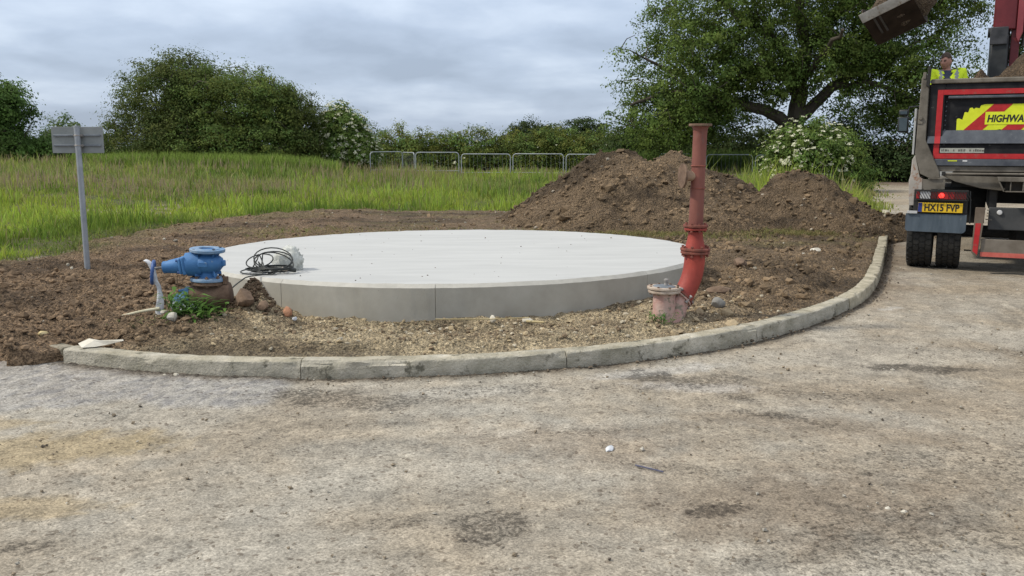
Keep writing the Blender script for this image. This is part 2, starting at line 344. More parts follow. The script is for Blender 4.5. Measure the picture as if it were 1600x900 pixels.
class MB:
    """collects solids, then links them as one mesh object"""
    def __init__(s): s.v = []; s.f = []
    def add(s, v, f):
        k = len(s.v); s.v += [tuple(map(float, p)) for p in v]; s.f += [tuple(k + i for i in q) for q in f]; return s
    def box(s, c, size, rot=None):
        h = [q / 2 for q in size]; P = [Vector((x * h[0], y * h[1], z * h[2])) for z in (-1, 1) for y in (-1, 1) for x in (-1, 1)]
        if rot is not None: P = [rot @ p for p in P]
        return s.add([p + Vector(c) for p in P], [(0, 2, 3, 1), (4, 5, 7, 6), (0, 1, 5, 4), (2, 6, 7, 3), (0, 4, 6, 2), (1, 3, 7, 5)])
    def span(s, a, b):  # box between two corners
        return s.box([(p + q) / 2 for p, q in zip(a, b)], [abs(q - p) for p, q in zip(a, b)])
    def prism(s, poly, d, org=(0, 0, 0), ex=(1, 0, 0), ey=(0, 0, 1), ez=(0, 1, 0)):
        o, X, Y, Z = (Vector(q) for q in (org, ex, ey, ez)); n = len(poly)
        b = [o + X * p[0] + Y * p[1] for p in poly]; t = [p + Z * d for p in b]
        return s.add(b + t, [tuple(range(n))[::-1], tuple(range(n, 2 * n))] + [(i, (i + 1) % n, n + (i + 1) % n, n + i) for i in range(n)])
    def tube(s, path, rad, seg=10, cap=True):
        P = [Vector(p) for p in path]; n = len(P)
        if not hasattr(rad, '__len__'): rad = [rad] * n
        up = None; rings = []
        for i in range(n):
            t = (P[min(i + 1, n - 1)] - P[max(i - 1, 0)]).normalized()
            if up is None: up = Vector((0, 0, 1)) if abs(t.z) < 0.9 else Vector((1, 0, 0))
            a = (up - t * up.dot(t)).normalized(); up = a; b = t.cross(a)
            rings.append([P[i] + (a * math.cos(2 * math.pi * k / seg) + b * math.sin(2 * math.pi * k / seg)) * rad[i] for k in range(seg)])
        f = [(i * seg + k, i * seg + (k + 1) % seg, (i + 1) * seg + (k + 1) % seg, (i + 1) * seg + k) for i in range(n - 1) for k in range(seg)]
        if cap: f += [tuple(range(seg))[::-1], tuple(range((n - 1) * seg, n * seg))]
        return s.add([p for r in rings for p in r], f)
    def lathe(s, prof, org=(0, 0, 0), axis=(0, 0, 1), seg=32):
        """prof: (radius, height) pairs along the axis; closed by caps"""
        o, A = Vector(org), Vector(axis).normalized(); u = A.orthogonal().normalized(); w = A.cross(u); n = len(prof)
        v = [o + A * h + (u * math.cos(2 * math.pi * k / seg) + w * math.sin(2 * math.pi * k / seg)) * r for r, h in prof for k in range(seg)]
        f = [(i * seg + k, i * seg + (k + 1) % seg, (i + 1) * seg + (k + 1) % seg, (i + 1) * seg + k) for i in range(n - 1) for k in range(seg)]
        f += [tuple(range(seg))[::-1], tuple(range((n - 1) * seg, n * seg))]
        return s.add(v, f)
    def torus(s, c, axis, R_, r, seg=28, ring=8):
        A = Vector(axis).normalized(); u = A.orthogonal().normalized(); w = A.cross(u); C = Vector(c); v = []; f = []
        for i in range(seg):
            d = u * math.cos(2 * math.pi * i / seg) + w * math.sin(2 * math.pi * i / seg)
            for k in range(ring):
                q = 2 * math.pi * k / ring; v.append(C + d * (R_ + r * math.cos(q)) + A * (r * math.sin(q)))
        for i in range(seg):
            for k in range(ring):
                f.append((i * ring + k, ((i + 1) % seg) * ring + k, ((i + 1) % seg) * ring + (k + 1) % ring, i * ring + (k + 1) % ring))
        return s.add(v, f)
    def build(s, name, m, parent=None, world_space=True, smooth=True, bevel=0.0, bseg=2, tint=None, angle=38):
        """world_space: vertices are in world coordinates and the parent is unrotated"""
        v = s.v
        if parent is not None and world_space:
            p = parent
            off = Vector((0, 0, 0))
            while p is not None: off += Vector(p.location); p = p.parent
            v = [(a - off.x, b - off.y, c - off.z) for a, b, c in v]
        me = bpy.data.meshes.new(name); me.from_pydata(v, [], s.f); me.update()
        bm_fix(me)
        me.polygons.foreach_set('use_smooth', [smooth] * len(me.polygons))
        if smooth: me.set_sharp_from_angle(angle=R(angle))
        me.materials.append(m)
        if tint is not None:
            a = me.color_attributes.new('tint', 'FLOAT_COLOR', 'POINT'); a.data.foreach_set('color', np.tile(np.array([*tint, 1.0], np.float32), len(v)))
        o = bpy.data.objects.new(name, me); col.objects.link(o)
        if parent is not None: o.parent = parent
        if bevel:
            b = o.modifiers.new('bevel', 'BEVEL'); b.width = bevel; b.segments = bseg; b.limit_method = 'ANGLE'; b.angle_limit = R(40)
        return o
import bmesh
def bm_fix(me):
    bm = bmesh.new(); bm.from_mesh(me); bmesh.ops.recalc_face_normals(bm, faces=bm.faces); bm.to_mesh(me); bm.free()
def text_mesh(name, body, size, m, parent, loc, rot, bold=0.0, shear=0.0, thick=0.001, sx=1.0):
    c = bpy.data.curves.new(name, 'FONT'); c.body = body; c.size = size; c.extrude = thick; c.offset = bold; c.shear = shear; c.resolution_u = 3
    tmp = bpy.data.objects.new('text_source', c); col.objects.link(tmp)
    bpy.context.view_layer.update()
    me = bpy.data.meshes.new_from_object(tmp.evaluated_get(bpy.context.evaluated_depsgraph_get()))
    bpy.data.objects.remove(tmp); bpy.data.curves.remove(c)
    co = np.empty(len(me.vertices) * 3, np.float32); me.vertices.foreach_get('co', co); co = co.reshape(-1, 3); co[:, 0] *= sx
    me.vertices.foreach_set('co', co.ravel()); me.update()
    me.name = name; me.materials.clear(); me.materials.append(m)
    o = bpy.data.objects.new(name, me); col.objects.link(o); o.parent = parent; o.location = loc; o.rotation_euler = rot
    return o

# rock shapes for clods and stones
def ico(sub):
    bm = bmesh.new(); bmesh.ops.create_icosphere(bm, subdivisions=sub, radius=1.0)
    v = np.array([p.co[:] for p in bm.verts]); f = np.array([[p.index for p in q.verts] for q in bm.faces]); bm.free(); return v, f
ICO1, ICO1F = ico(1)
ICO2, ICO2F = ico(2)
ICO3, ICO3F = ico(3)
OCT = np.array([(1, 0, 0), (-1, 0, 0), (0, 1, 0), (0, -1, 0), (0, 0, 1), (0, 0, -1)], float)
OCTF = np.array([(0, 2, 4), (2, 1, 4), (1, 3, 4), (3, 0, 4), (2, 0, 5), (1, 2, 5), (3, 1, 5), (0, 3, 5)])
def rand_rot(rng, n):
    q = rng.normal(size=(n, 4)); q /= np.linalg.norm(q, axis=1)[:, None]; w, x, y, z = q.T
    return np.stack([1 - 2 * (y * y + z * z), 2 * (x * y - z * w), 2 * (x * z + y * w), 2 * (x * y + z * w), 1 - 2 * (x * x + z * z), 2 * (y * z - x * w),
                     2 * (x * z - y * w), 2 * (y * z + x * w), 1 - 2 * (x * x + y * y)], -1).reshape(n, 3, 3)
def scatter(name, pts, size, tints, rng, m, parent=None, base=(ICO1, ICO1F), rough=0.35, flat=0.75, offset=None, smooth=False):
    n = len(pts); bv, bf = base; k = len(bv)
    V = bv[None] * (1 + rough * (rng.random((n, k, 1)) - 0.5) * 2) * (0.6 + 0.8 * rng.random((n, 1, 3)))
    V = np.einsum('nij,nkj->nki', rand_rot(rng, n), V); V[:, :, 2] *= flat
    V = V * np.asarray(size)[:, None, None] + np.asarray(pts)[:, None, :]
    F = (bf[None] + (np.arange(n) * k)[:, None, None]).reshape(-1, 3)
    T = np.repeat(np.asarray(tints), k, axis=0)
    return np_mesh(name, V.reshape(-1, 3), F, np.full(len(F), 3), m, parent, T, smooth, offset)

# ------------------------------------------------------------------ ground, road, soil bed, field
KERB_PTS = [(-3.19, 6.20), (-2.40, 5.93), (-1.72, 5.83), (-0.86, 5.85), (0.0, 5.99), (0.93, 6.34), (1.755, 6.86), (2.45, 7.48), (3.12, 8.25),
            (3.79, 9.30), (4.67, 11.17), (5.94, 14.1), (6.65, 15.8), (7.45, 17.75), (8.3, 19.8)]
KLINE = catmull(KERB_PTS, 0.06)
KT = np.gradient(KLINE, axis=0); KT /= np.linalg.norm(KT, axis=1)[:, None]
KN = np.stack([-KT[:, 1], KT[:, 0]], 1)            # points to the island
KIN = KLINE + KN * 0.07
SOIL_POLY = [tuple(p) for p in KIN[::3] if p[1] < 15.9] + [(7.2, 17.4), (6.6, 18.6), (3.0, 19.6), (0.0, 19.7), (-2.2, 19.7), (-4.5, 19.5), (-5.6, 17.4), (-6.5, 15.0), (-6.2, 12.6),
                                            (-6.1, 10.7), (-6.9, 9.0), (-6.5, 7.3), (-4.2, 6.12), (-3.6, 6.03), (-3.36, 6.08)]
PAD_C, PAD_R = (-0.67, 10.17), 2.76
def pad_z(x, y): return 0.39 - 0.012 * (y - 8.0) + 0.006 * x
def kerb_dist(x, y):
    d = np.full(np.shape(x), 1e9)
    for i in range(0, len(KLINE) - 3, 3):
        a, b = KLINE[i], KLINE[i + 3]; e_ = b - a
        t = np.clip(((x - a[0]) * e_[0] + (y - a[1]) * e_[1]) / (e_ @ e_), 0, 1)
        d = np.minimum(d, np.hypot(x - a[0] - t * e_[0], y - a[1] - t * e_[1]))
    return d
# the spoil: cones of tipped soil (x, y, height, radius left, radius right, radius front/back)
CONES = [(1.95, 16.6, 1.50, 2.15, 2.2, 2.35), (3.1, 16.8, 1.42, 2.0, 2.1, 2.35), (2.5, 16.2, 1.22, 2.4, 2.4, 2.1)]
CONES2 = [(5.05, 16.2, 1.02, 1.85, 2.0, 1.95), (5.7, 15.5, 0.38, 1.2, 0.72, 0.9), (4.0, 16.1, 0.72, 1.6, 1.5, 1.7)]
def cones(x, y, C):
    h = np.full(np.shape(x), -1.0); wx = (fbm(x * 0.9, y * 0.9, 3, 31) - 0.5) * 0.7; wy = (fbm(x * 0.9, y * 0.9, 3, 37) - 0.5) * 0.7
    for cx, cy, hh, rl, rr, rf in C:
        dx = x + wx - cx; dy = y + wy - cy
        r = np.sqrt((dx / np.where(dx < 0, rl, rr)) ** 2 + (dy / rf) ** 2)
        r = np.sqrt(r * r + 0.012) - 0.05
        v = hh * (1 - r) + 0.10 * np.exp(-((r - 1.0) / 0.22) ** 2)
        h = np.maximum(h, v)
    return h
def soil_rough(x, y):
    """crumbly relief of dug soil: lumps on lumps"""
    a = fbm(x * 3.1, y * 3.1, 3, 5); b = 1 - worley(x * 9, y * 9, 11); c = 1 - worley(x * 21 + a, y * 21, 17); d = fbm(x * 34, y * 34, 3, 23)
    return (a - 0.5) * 0.10 + (b - 0.5) * 0.040 + (c - 0.5) * 0.034 + (d - 0.5) * 0.034
def soil_h(x, y):
    wx = (fbm(x * 1.6, y * 1.6, 3, 41) - 0.5) * 0.9; wy = (fbm(x * 1.6, y * 1.6, 3, 43) - 0.5) * 0.9
    far = sstep(8.5, 12, y) * sstep(4.5, 3.0, x) + sstep(-3.4, -4.4, x)
    far = np.clip(far, 0, 1) * sstep(1.0, 2.0, np.minimum(kerb_dist(x, y), 3))
    sd = poly_sd(x + wx * far, y + wy * far, SOIL_POLY)
    kd = kerb_dist(x, y)
    soft = np.where(kd < 0.35, 0.06, 0.45)
    m = sstep(-0.3 * soft, soft, sd)
    dpad = np.hypot(x - PAD_C[0], y - PAD_C[1]) - PAD_R
    front = sstep(1.6, 0.2, dpad) * sstep(9.5, 7.0, y)
    amp = 0.75 + 0.5 * sstep(-2.2, -3.4, x) + 0.45 * sstep(1.6, 2.6, x)
    amp = amp * (0.40 + 0.60 * sstep(0.10, 0.5, kd)) * (1 - 0.45 * sstep(10.5, 14, y))
    base = 0.098 + 0.035 * sstep(0.15, 0.8, kd)
    base = base + 0.04 * sstep(-2.3, -3.2, x) * sstep(0.1, 0.5, kd)
    base = base + 0.018 * np.exp(-((x - 0.1) / 0.5) ** 2 - ((y - 7.15) / 0.15) ** 2)
    base = base + 0.045 * sstep(8.6, 10.6, y) * sstep(3.0, 3.7, x) * sstep(0.42, 0.56, fbm(x * 1.9, y * 1.9, 3, 45)) * sstep(0.35, 0.1, kd)
    # the little heap beside the valve
    base = base + 0.26 * np.exp(-((x + 2.16) / 0.15) ** 2 - ((y - 7.42) / 0.19) ** 2) + 0.10 * np.exp(-((x + 2.0) / 0.2) ** 2 - ((y - 7.27) / 0.13) ** 2)
    base = base - 0.055 * front * sstep(1.0, 0.4, x) * sstep(-2.2, -1.7, x) * sstep(0.25, 1.1, kd)
    base = base - 0.035 * np.exp(-((x - 1.32) / 0.28) ** 2 - ((y - 7.3) / 0.25) ** 2)
    base = base + 0.05 * np.exp(-((x + 2.55) / 0.35) ** 2 - ((y - 7.0) / 0.22) ** 2)
    z = base + soil_rough(x, y) * amp
    return z * m - 0.22 * (1 - m), sd, kd, dpad
BROWN, BROWN_D, SANDY, REDDISH = np.array([(0.245, 0.172, 0.104), (0.150, 0.107, 0.065), (0.50, 0.405, 0.258), (0.234, 0.160, 0.098)])
def soil_tint(x, y, sd, kd, dpad):
    n = fbm(x * 1.3, y * 1.3, 4, 71)[:, None]; n2_ = fbm(x * 6, y * 6, 4, 73)[:, None]; n3_ = fbm(x * 22, y * 22, 3, 79)[:, None]
    c = BROWN * (1 - n) + BROWN_D * n; c = c * (0.72 + 0.6 * n2_) * (0.75 + 0.5 * n3_) * 1.08
    left = sstep(-2.4, -3.4, x)[:, None]; c = c * (1 - left) + (REDDISH * (0.8 + 0.45 * n2_)) * left
    # pale stony sand in front of the slab
    f = sstep(-2.6, -1.9, x) * sstep(2.6, 1.2, x) * sstep(8.4, 7.4, y) * (0.50 + 0.50 * sstep(0.34, 0.55, fbm(x * 2.4, y * 2.4, 4, 83)))
    f = np.maximum(f, 0.75 * np.exp(-((x + 2.45) / 0.28) ** 2 - ((y - 6.35) / 0.2) ** 2))
    f = np.maximum(f, 0.55 * sstep(0.16, 0.07, kd) * sstep(-3.0, -2.5, x))
    f = f[:, None]; c = c * (1 - f) + SANDY * (0.72 + 0.55 * n2_) * f
    # dried mown grass lying about
    h = sstep(0.55, 0.72, fbm(x * 1.1 + 5, y * 2.6, 4, 91)) * sstep(11.5, 13, y) * 0.55
    h = np.maximum(h, 0.9 * np.exp(-((x - 4.6) / 0.45) ** 2 - ((y - 14.3) / 0.28) ** 2)); h = np.maximum(h, 0.7 * np.exp(-((x - 2.2) / 1.2) ** 2 - ((y - 14.0) / 0.30) ** 2))
    h = np.maximum(h, 0.7 * sstep(1.1, 0.1, sd) * sstep(9.5, 11, y) * sstep(3, 1, x))
    damp = (sstep(0.52, 0.66, fbm(x * 0.9 + 11, y * 1.2, 4, 95)) * 0.42)[:, None]; c = c * (1 - damp)
    h = h[:, None]; c = c * (1 - h) + np.array((0.20, 0.165, 0.075)) * (0.7 + 0.6 * n2_) * h
    return c

def rect_grid(xs, ys):
    X, Y = np.meshgrid(xs, ys); return X.ravel(), Y.ravel(), grid_faces(len(xs), len(ys))
def graded(a, b, s0, g):
    out = [a]; s = s0
    while out[-1] < b: out.append(out[-1] + s); s *= g
    return np.array(out)

# far ground, one sheet to the horizon
q = 900.0
ground = np_mesh('ground', [(-q, -q, -0.34), (q, -q, -0.34), (q, q, -0.34), (-q, q, -0.34)], [0, 1, 2, 3], [4], M['fieldsoil'], None,
                 np.tile(np.array((0.075, 0.10, 0.03)), (4, 1)), False)
tag(ground, kind='structure')

# road
def blob(x, y, cx, cy, rx, ry, rot=0.0, wob=0.35, seed=3, soft=0.35):
    c, s = math.cos(rot), math.sin(rot); dx, dy = x - cx, y - cy; u, v = (dx * c + dy * s) / rx, (-dx * s + dy * c) / ry
    r = np.hypot(u, v) + (fbm(x * 7, y * 7, 4, seed) - 0.5) * 2 * wob + (fbm(x * 30, y * 30, 2, seed + 9) - 0.5) * 0.5
    return sstep(1 + soft, 1 - soft, r)
xs = np.concatenate([-graded(4.4, 40, 0.08, 1.12)[::-1], np.arange(-4.35, 4.9, 0.028), graded(4.9, 40, 0.04, 1.06)])
ys = np.concatenate([np.array([-30, -12, -4, 0, 1.5, 2.2, 2.6]), graded(2.75, 60, 0.020, 1.013)])
x, y, F = rect_grid(xs, ys)
fine = sstep(14, 8, y)
rz = (fbm(x * 0.5, y * 0.5, 3, 101) - 0.5) * 0.04 + (fbm(x * 3, y * 3, 3, 103) - 0.5) * 0.014
w1 = worley(x * 28, y * 28, 107); w2 = worley(x * 13, y * 13, 109)
patch_a = sstep(0.0, 0.10, np.minimum.reduce([-1.42 - x + (fbm(x * 5, y * 5, 3, 113) - 0.5) * 0.12, x + 7, y - 5.12 + (fbm(x * 3, y * 3, 3, 117) - 0.5) * 0.45, 6.6 - y]))
rz = rz + ((0.45 - w1) * 0.008 + (fbm(x * 40, y * 40, 2, 111) - 0.5) * 0.008) * fine + patch_a * (0.012 + (0.5 - worley(x * 36, y * 36, 121)) * 0.014 * fine)
n = fbm(x * 0.8, y * 0.8, 5, 131); n2 = fbm(x * 4.5, y * 4.5, 5, 133); n3 = fbm(x * 18, y * 18, 4, 137)
mixv = sstep(0.35, 0.65, 0.6 * n + 0.4 * n2)[:, None]
c = np.array((0.365, 0.343, 0.292)) * (1 - mixv) + np.array((0.340, 0.300, 0.236)) * mixv
tanr = (sstep(0.8, 2.6, x) * 0.55 + sstep(0.4, 0.65, fbm(x * 0.6 + 4, y * 0.9, 4, 139)) * 0.35)[:, None]
c = c * (1 - tanr) + np.array((0.288, 0.240, 0.175)) * tanr
dusty = sstep(0.5, 0.72, fbm(x * 1.1 + 9, y * 1.4, 5, 141))[:, None] * 0.6
c = c * (1 - dusty) + np.array((0.39, 0.365, 0.31)) * dusty
c = c * (0.80 + 0.40 * n2[:, None]) * (0.82 + 0.36 * n3[:, None])
# tyre tracks: faint streaks curving round the island
trk = fbm((np.hypot(x + 0.6, y - 10.2)) * 5.5, np.arctan2(y - 10.2, x + 0.6) * 1.3, 4, 147)
c = c * (0.86 + 0.28 * trk[:, None])
stain = 0.26 * sstep(0.45, 0.72, fbm(x * 1.3 + 2, y * 1.8, 4, 153)) + 0.10 * (fbm(x * 5, y * 5, 3, 157))
tr_, tt_ = np.hypot(x + 0.6, y - 10.2), np.arctan2(y - 10.2, x + 0.6)
for r0, w0, k0, s0 in ((5.45, 0.13, 0.20, 171), (5.92, 0.13, 0.16, 172), (7.05, 0.14, 0.18, 173), (7.55, 0.12, 0.12, 174)):
    rr_ = tr_ + (fbm(tt_ * 3, tt_ * 0, 2, s0) - 0.5) * 0.5
    m_ = sstep(w0, w0 * 0.7, np.abs(rr_ - r0)) * sstep(0.38, 0.56, fbm(x * 1.2, y * 1.2, 3, s0 + 20))
    lug = 0.5 + 0.5 * np.sin(tt_ * r0 * 2 * np.pi / 0.085 + np.where(rr_ > r0, 1, -1) * 1.2 + (rr_ - r0) * 18)
    c = c * (1 - (m_ * k0 * (0.35 + lug))[:, None]); rz = rz - m_ * lug * 0.004 * fine
def paint(mask, colr, k=1.0):
    global c
    m_ = (mask * k)[:, None]; c = c * (1 - m_) + np.array(colr) * (0.75 + 0.5 * n3[:, None]) * m_
paint(patch_a, (0.355, 0.35, 0.335), 0.6)
paint(patch_a * sstep(0.50, 0.62, fbm(x * 26, y * 26, 3, 151)), (0.16, 0.16, 0.17), 0.55)
paint(blob(x, y, -2.55, 4.42, 0.75, 0.26, 0.25, 0.4, 5), (0.335, 0.268, 0.160), 0.8)
paint(blob(x, y, -2.25, 3.66, 0.55, 0.13, 0.12, 0.4, 6), (0.32, 0.255, 0.155), 0.7)
paint(blob(x, y, -3.2, 4.85, 0.5, 0.12, 0.0, 0.5, 7), (0.32, 0.25, 0.14), 0.6)
for cx, cy, rx, ry, ro, k, s in [(0.87, 3.63, 0.10, 0.05, 0.1, 0.85, 8), (0.96, 5.90, 0.13, 0.11, 0.4, 0.9, 9), (1.50, 5.02, 0.22, 0.045, -0.5, 0.75, 10), (1.66, 4.86, 0.26, 0.04, -0.55, 0.4, 11),
                                 (2.86, 6.15, 0.30, 0.07, -0.25, 0.85, 12), (-0.10, 3.44, 0.12, 0.10, 0.5, 0.6, 13), (-1.22, 5.42, 0.26, 0.13, 0.1, 0.62, 14), (-0.80, 5.28, 0.30, 0.10, 0, 0.5, 15),
                                 (0.05, 5.55, 0.5, 0.09, 0.15, 0.35, 16), (1.25, 5.75, 0.28, 0.10, 0.4, 0.5, 17), (1.45, 5.35, 0.14, 0.06, -0.6, 0.6, 18), (0.75, 4.15, 0.25, 0.05, -0.3, 0.3, 19),
                                 (0.35, 4.7, 0.2, 0.06, 0.2, 0.25, 20), (2.05, 5.45, 0.35, 0.08, -0.2, 0.4, 21), (-1.95, 3.3, 0.10, 0.05, 0.3, 0.5, 22), (-0.5, 3.5, 0.12, 0.05, 0.3, 0.35, 23),
                                 (3.9, 6.6, 0.6, 0.10, -0.1, 0.3, 24), (2.3, 7.0, 0.25, 0.04, 0.7, 0.35, 25), (2.2, 4.2, 0.5, 0.2, 0, 0.22, 26), (1.5, 3.35, 0.5, 0.2, 0.3, 0.3, 27)]:
    b_ = blob(x, y, cx, cy, rx * 1.5, ry * 1.6, ro, 0.75, s, 0.5)
    stain = np.maximum(stain, b_ * (0.34 + 0.50 * k)); paint(b_, (0.17, 0.145, 0.115), k * 0.45)
paint(blob(x, y, 1.30, 3.72, 0.75, 0.36, 0.15, 0.6, 30, 0.6), (0.195, 0.152, 0.108), 0.6)
paint(blob(x, y, 1.85, 4.75, 0.8, 0.18, -0.35, 0.6, 31, 0.6), (0.215, 0.168, 0.115), 0.55)
paint(blob(x, y, 2.6, 5.3, 1.0, 0.35, -0.2, 0.6, 32, 0.6), (0.25, 0.20, 0.14), 0.5)
paint(blob(x, y, 0.35, 4.5, 0.6, 0.3, -0.2, 0.7, 33, 0.7), (0.27, 0.205, 0.14), 0.4)
paint(blob(x, y, 1.05, 6.05, 0.5, 0.10, 0.4, 0.6, 34), (0.45, 0.44, 0.41), 0.55)
paint(blob(x, y, 1.2, 5.65, 0.35, 0.12, 0.0, 0.7, 35), (0.45, 0.44, 0.42), 0.4)
paint(blob(x, y, -0.3, 5.5, 0.4, 0.12, 0.1, 0.7, 36), (0.43, 0.415, 0.37), 0.45)
paint(blob(x, y, 3.6, 8.4, 0.12, 0.05, 0.4, 0.6, 37), (0.5, 0.48, 0.44), 0.7)
kd = kerb_dist(x, y)
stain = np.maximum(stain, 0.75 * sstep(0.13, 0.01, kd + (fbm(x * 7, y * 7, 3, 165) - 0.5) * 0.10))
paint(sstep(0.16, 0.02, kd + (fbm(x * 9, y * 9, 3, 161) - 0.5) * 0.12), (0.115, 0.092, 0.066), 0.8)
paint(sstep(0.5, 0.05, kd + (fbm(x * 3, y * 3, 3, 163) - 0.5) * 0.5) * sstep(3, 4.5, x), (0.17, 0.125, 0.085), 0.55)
paint(blob(x, y, 6.75, 15.3, 0.8, 0.5, 0.9, 0.5, 38, 0.5), (0.13, 0.088, 0.058), 0.85)
paint(sstep(32, 36, y), (0.15, 0.105, 0.075), 0.8)
paint(sstep(-3.3, -3.9, x) * sstep(5.4, 6.3, y), (0.15, 0.10, 0.066), 0.6)
c = c * np.array((0.92, 0.90, 0.88))
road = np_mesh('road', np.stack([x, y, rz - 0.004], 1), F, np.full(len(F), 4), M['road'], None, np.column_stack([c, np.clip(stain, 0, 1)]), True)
tag(road, kind='structure')

# soil bed of the island and the stripped ground behind it
xs = np.concatenate([np.arange(-7.4, -4.4, 0.05), np.arange(-4.4, 3.2, 0.034), np.arange(3.2, 7.8, 0.045)])
ys = np.concatenate([np.arange(5.7, 8.2, 0.024), graded(8.2, 20.8, 0.027, 1.006)])
x, y, F = rect_grid(xs, ys)
z, sd, kd, dp = soil_h(x, y)
soil = np_mesh('soil_bed', np.stack([x, y, z], 1), F, np.full(len(F), 4), M['soil'], None, soil_tint(x, y, sd, kd, dp), True)
tag(soil, kind='structure')

# field
def edge_x(y): return 6.35 + (y - 15.0) * 0.392 + (fbm(y * 0.5, y * 0, 2, 181) - 0.5) * 0.5
def field_z(x, y):
    z = 0.03 + 0.5 * sstep(-4, -13, x) * sstep(20, 38, y) + (fbm(x * 0.25, y * 0.25, 3, 183) - 0.5) * 0.20
    return z
def field_mask(x, y):
    wx = (fbm(x * 1.1, y * 1.1, 3, 185) - 0.5) * 1.0; wy = (fbm(x * 1.1, y * 1.1, 3, 187) - 0.5) * 1.0
    sd = poly_sd(x + wx, y + wy, SOIL_POLY)
    right = np.where(y < 37.5, edge_x(y) - x, 5.0)
    front = np.where(x < -6.0, y - 8.0 + (x + 6) * 0.1, np.where(x > 3.5, y - 17.6, y - 12.0))
    return np.minimum.reduce([-sd, right, front])
xs = np.concatenate([-graded(12, 220, 0.4, 1.13)[::-1], np.arange(-11.8, 16, 0.2), graded(16, 220, 0.3, 1.15)]); ys = np.concatenate([np.arange(7, 22, 0.16), graded(22, 300, 0.25, 1.05)])
x, y, F = rect_grid(xs, ys)
fm = field_mask(x, y); m_ = sstep(-0.25, 0.35, fm)
z = (field_z(x, y) + (fbm(x * 3, y * 3, 3, 189) - 0.5) * 0.08) * m_ - 0.25 * (1 - m_)
gn = fbm(x * 0.3, y * 0.5, 3, 191)[:, None]
fc = np.array((0.075, 0.10, 0.028)) * (1 - gn) + np.array((0.12, 0.11, 0.045)) * gn
edge_ = sstep(0.9, 0.0, fm)[:, None]; fc = fc * (1 - edge_) + np.array((0.115, 0.10, 0.05)) * edge_
field = np_mesh('field', np.stack([x, y, z], 1), F, np.full(len(F), 4), M['fieldsoil'], None, fc, True)
tag(field, kind='structure')

# ------------------------------------------------------------------ loose soil, gravel and grit (nobody could count it)
rng = np.random.default_rng(7)
def soil_points(n, x0, x1, y0, y1, keep):
    px_ = rng.uniform(x0, x1, n); py_ = rng.uniform(y0, y1, n)
    z, sd, kd, dp = soil_h(px_, py_)
    k = (z > 0.0) & (dp > 0.03) & (sd > 0.02) & (rng.random(n) < keep(px_, py_, sd, kd, dp))
    return px_[k], py_[k], z[k], sd[k], kd[k], dp[k]
V, T, S = [], [], []
for n, box_, keep, smin, smax in [(9000, (-6.4, -2.3, 6.0, 9.5), lambda a, b, s, k, d: 0.35 + 0.65 * sstep(0.45, 0.6, fbm(a * 2, b * 2, 3, 201)), 0.006, 0.034),
                                  (5200, (-6.4, 3.5, 9.5, 19.5), lambda a, b, s, k, d: 0.6, 0.009, 0.035),
                                  (6200, (1.2, 6.6, 6.6, 15.5), lambda a, b, s, k, d: 0.25 + 0.75 * sstep(0.45, 0.6, fbm(a * 1.7, b * 1.7, 3, 203)), 0.009, 0.055)]:
    a, b, z, s_, k_, d_ = soil_points(n, *box_, keep)
    size = smin + (smax - smin) * rng.random(len(a)) ** 4.5 + 0.05 * rng.random(len(a)) ** 90
    size = size * np.where(k_ < 0.22, 0.6, 1)
    V.append(np.stack([a, b, z + size * 0.25], 1)); S.append(size)
    t = soil_tint(a, b, s_, k_, d_) * (0.7 + 0.5 * rng.random((len(a), 1))); T.append(t)
a, b = rng.normal(-2.19, 0.14, 900), rng.normal(7.36, 0.10, 900); z = soil_h(a, b)[0]; size = 0.004 + 0.022 * rng.random(900) ** 4
V.append(np.stack([a, b, z + size * 0.2], 1)[z > 0.05]); S.append(size[z > 0.05]); T.append((np.array((0.13, 0.088, 0.055)) * (0.6 + 0.7 * rng.random((900, 1))))[z > 0.05])
clods = scatter('soil_clods', np.concatenate(V), np.concatenate(S), np.concatenate(T), rng, M['clod'])
tag(clods, 'crumbled brown soil clods lying over the bare ground', 'soil clods', kind='stuff')
a, b, z, s_, k_, d_ = soil_points(11000, -3.0, 2.4, 5.85, 8.4, lambda a, b, s, k, d: sstep(1.5, 0.5, d) * (0.3 + 0.7 * sstep(0.4, 0.55, fbm(a * 3, b * 3, 3, 207))))
size = 0.004 + 0.017 * rng.random(len(a)) ** 4
pale = rng.random((len(a), 1))
t = np.where(pale < 0.15, np.array((0.48, 0.42, 0.31)), np.where(pale < 0.62, np.array((0.38, 0.30, 0.185)), np.array((0.21, 0.155, 0.10)))) * (0.75 + 0.5 * rng.random((len(a), 1)))
gravel = scatter('gravel', np.stack([a, b, z + size * 0.3], 1), size, t, rng, M['clod'], base=(ICO1, ICO1F), rough=0.3)
tag(gravel, 'pale sandy gravel between the round slab and the kerb', 'gravel', kind='stuff')
# pale and dark stones strewn over the bare soil
a, b, z, s_, k_, d_ = soil_points(620, -6.2, 6.4, 6.0, 19, lambda a, b, s, k, d: 0.5 + 0 * a)
size = 0.007 + 0.022 * rng.random(len(a)) ** 4
chips = scatter('pale_chippings', np.stack([a, b, z + size * 0.35], 1), size, np.array((0.42, 0.38, 0.30)) * (0.7 + 0.5 * rng.random((len(a), 1))), rng, M['clod'], rough=0.35)
tag(chips, 'small pale stones strewn over the brown soil', 'stones', kind='stuff')
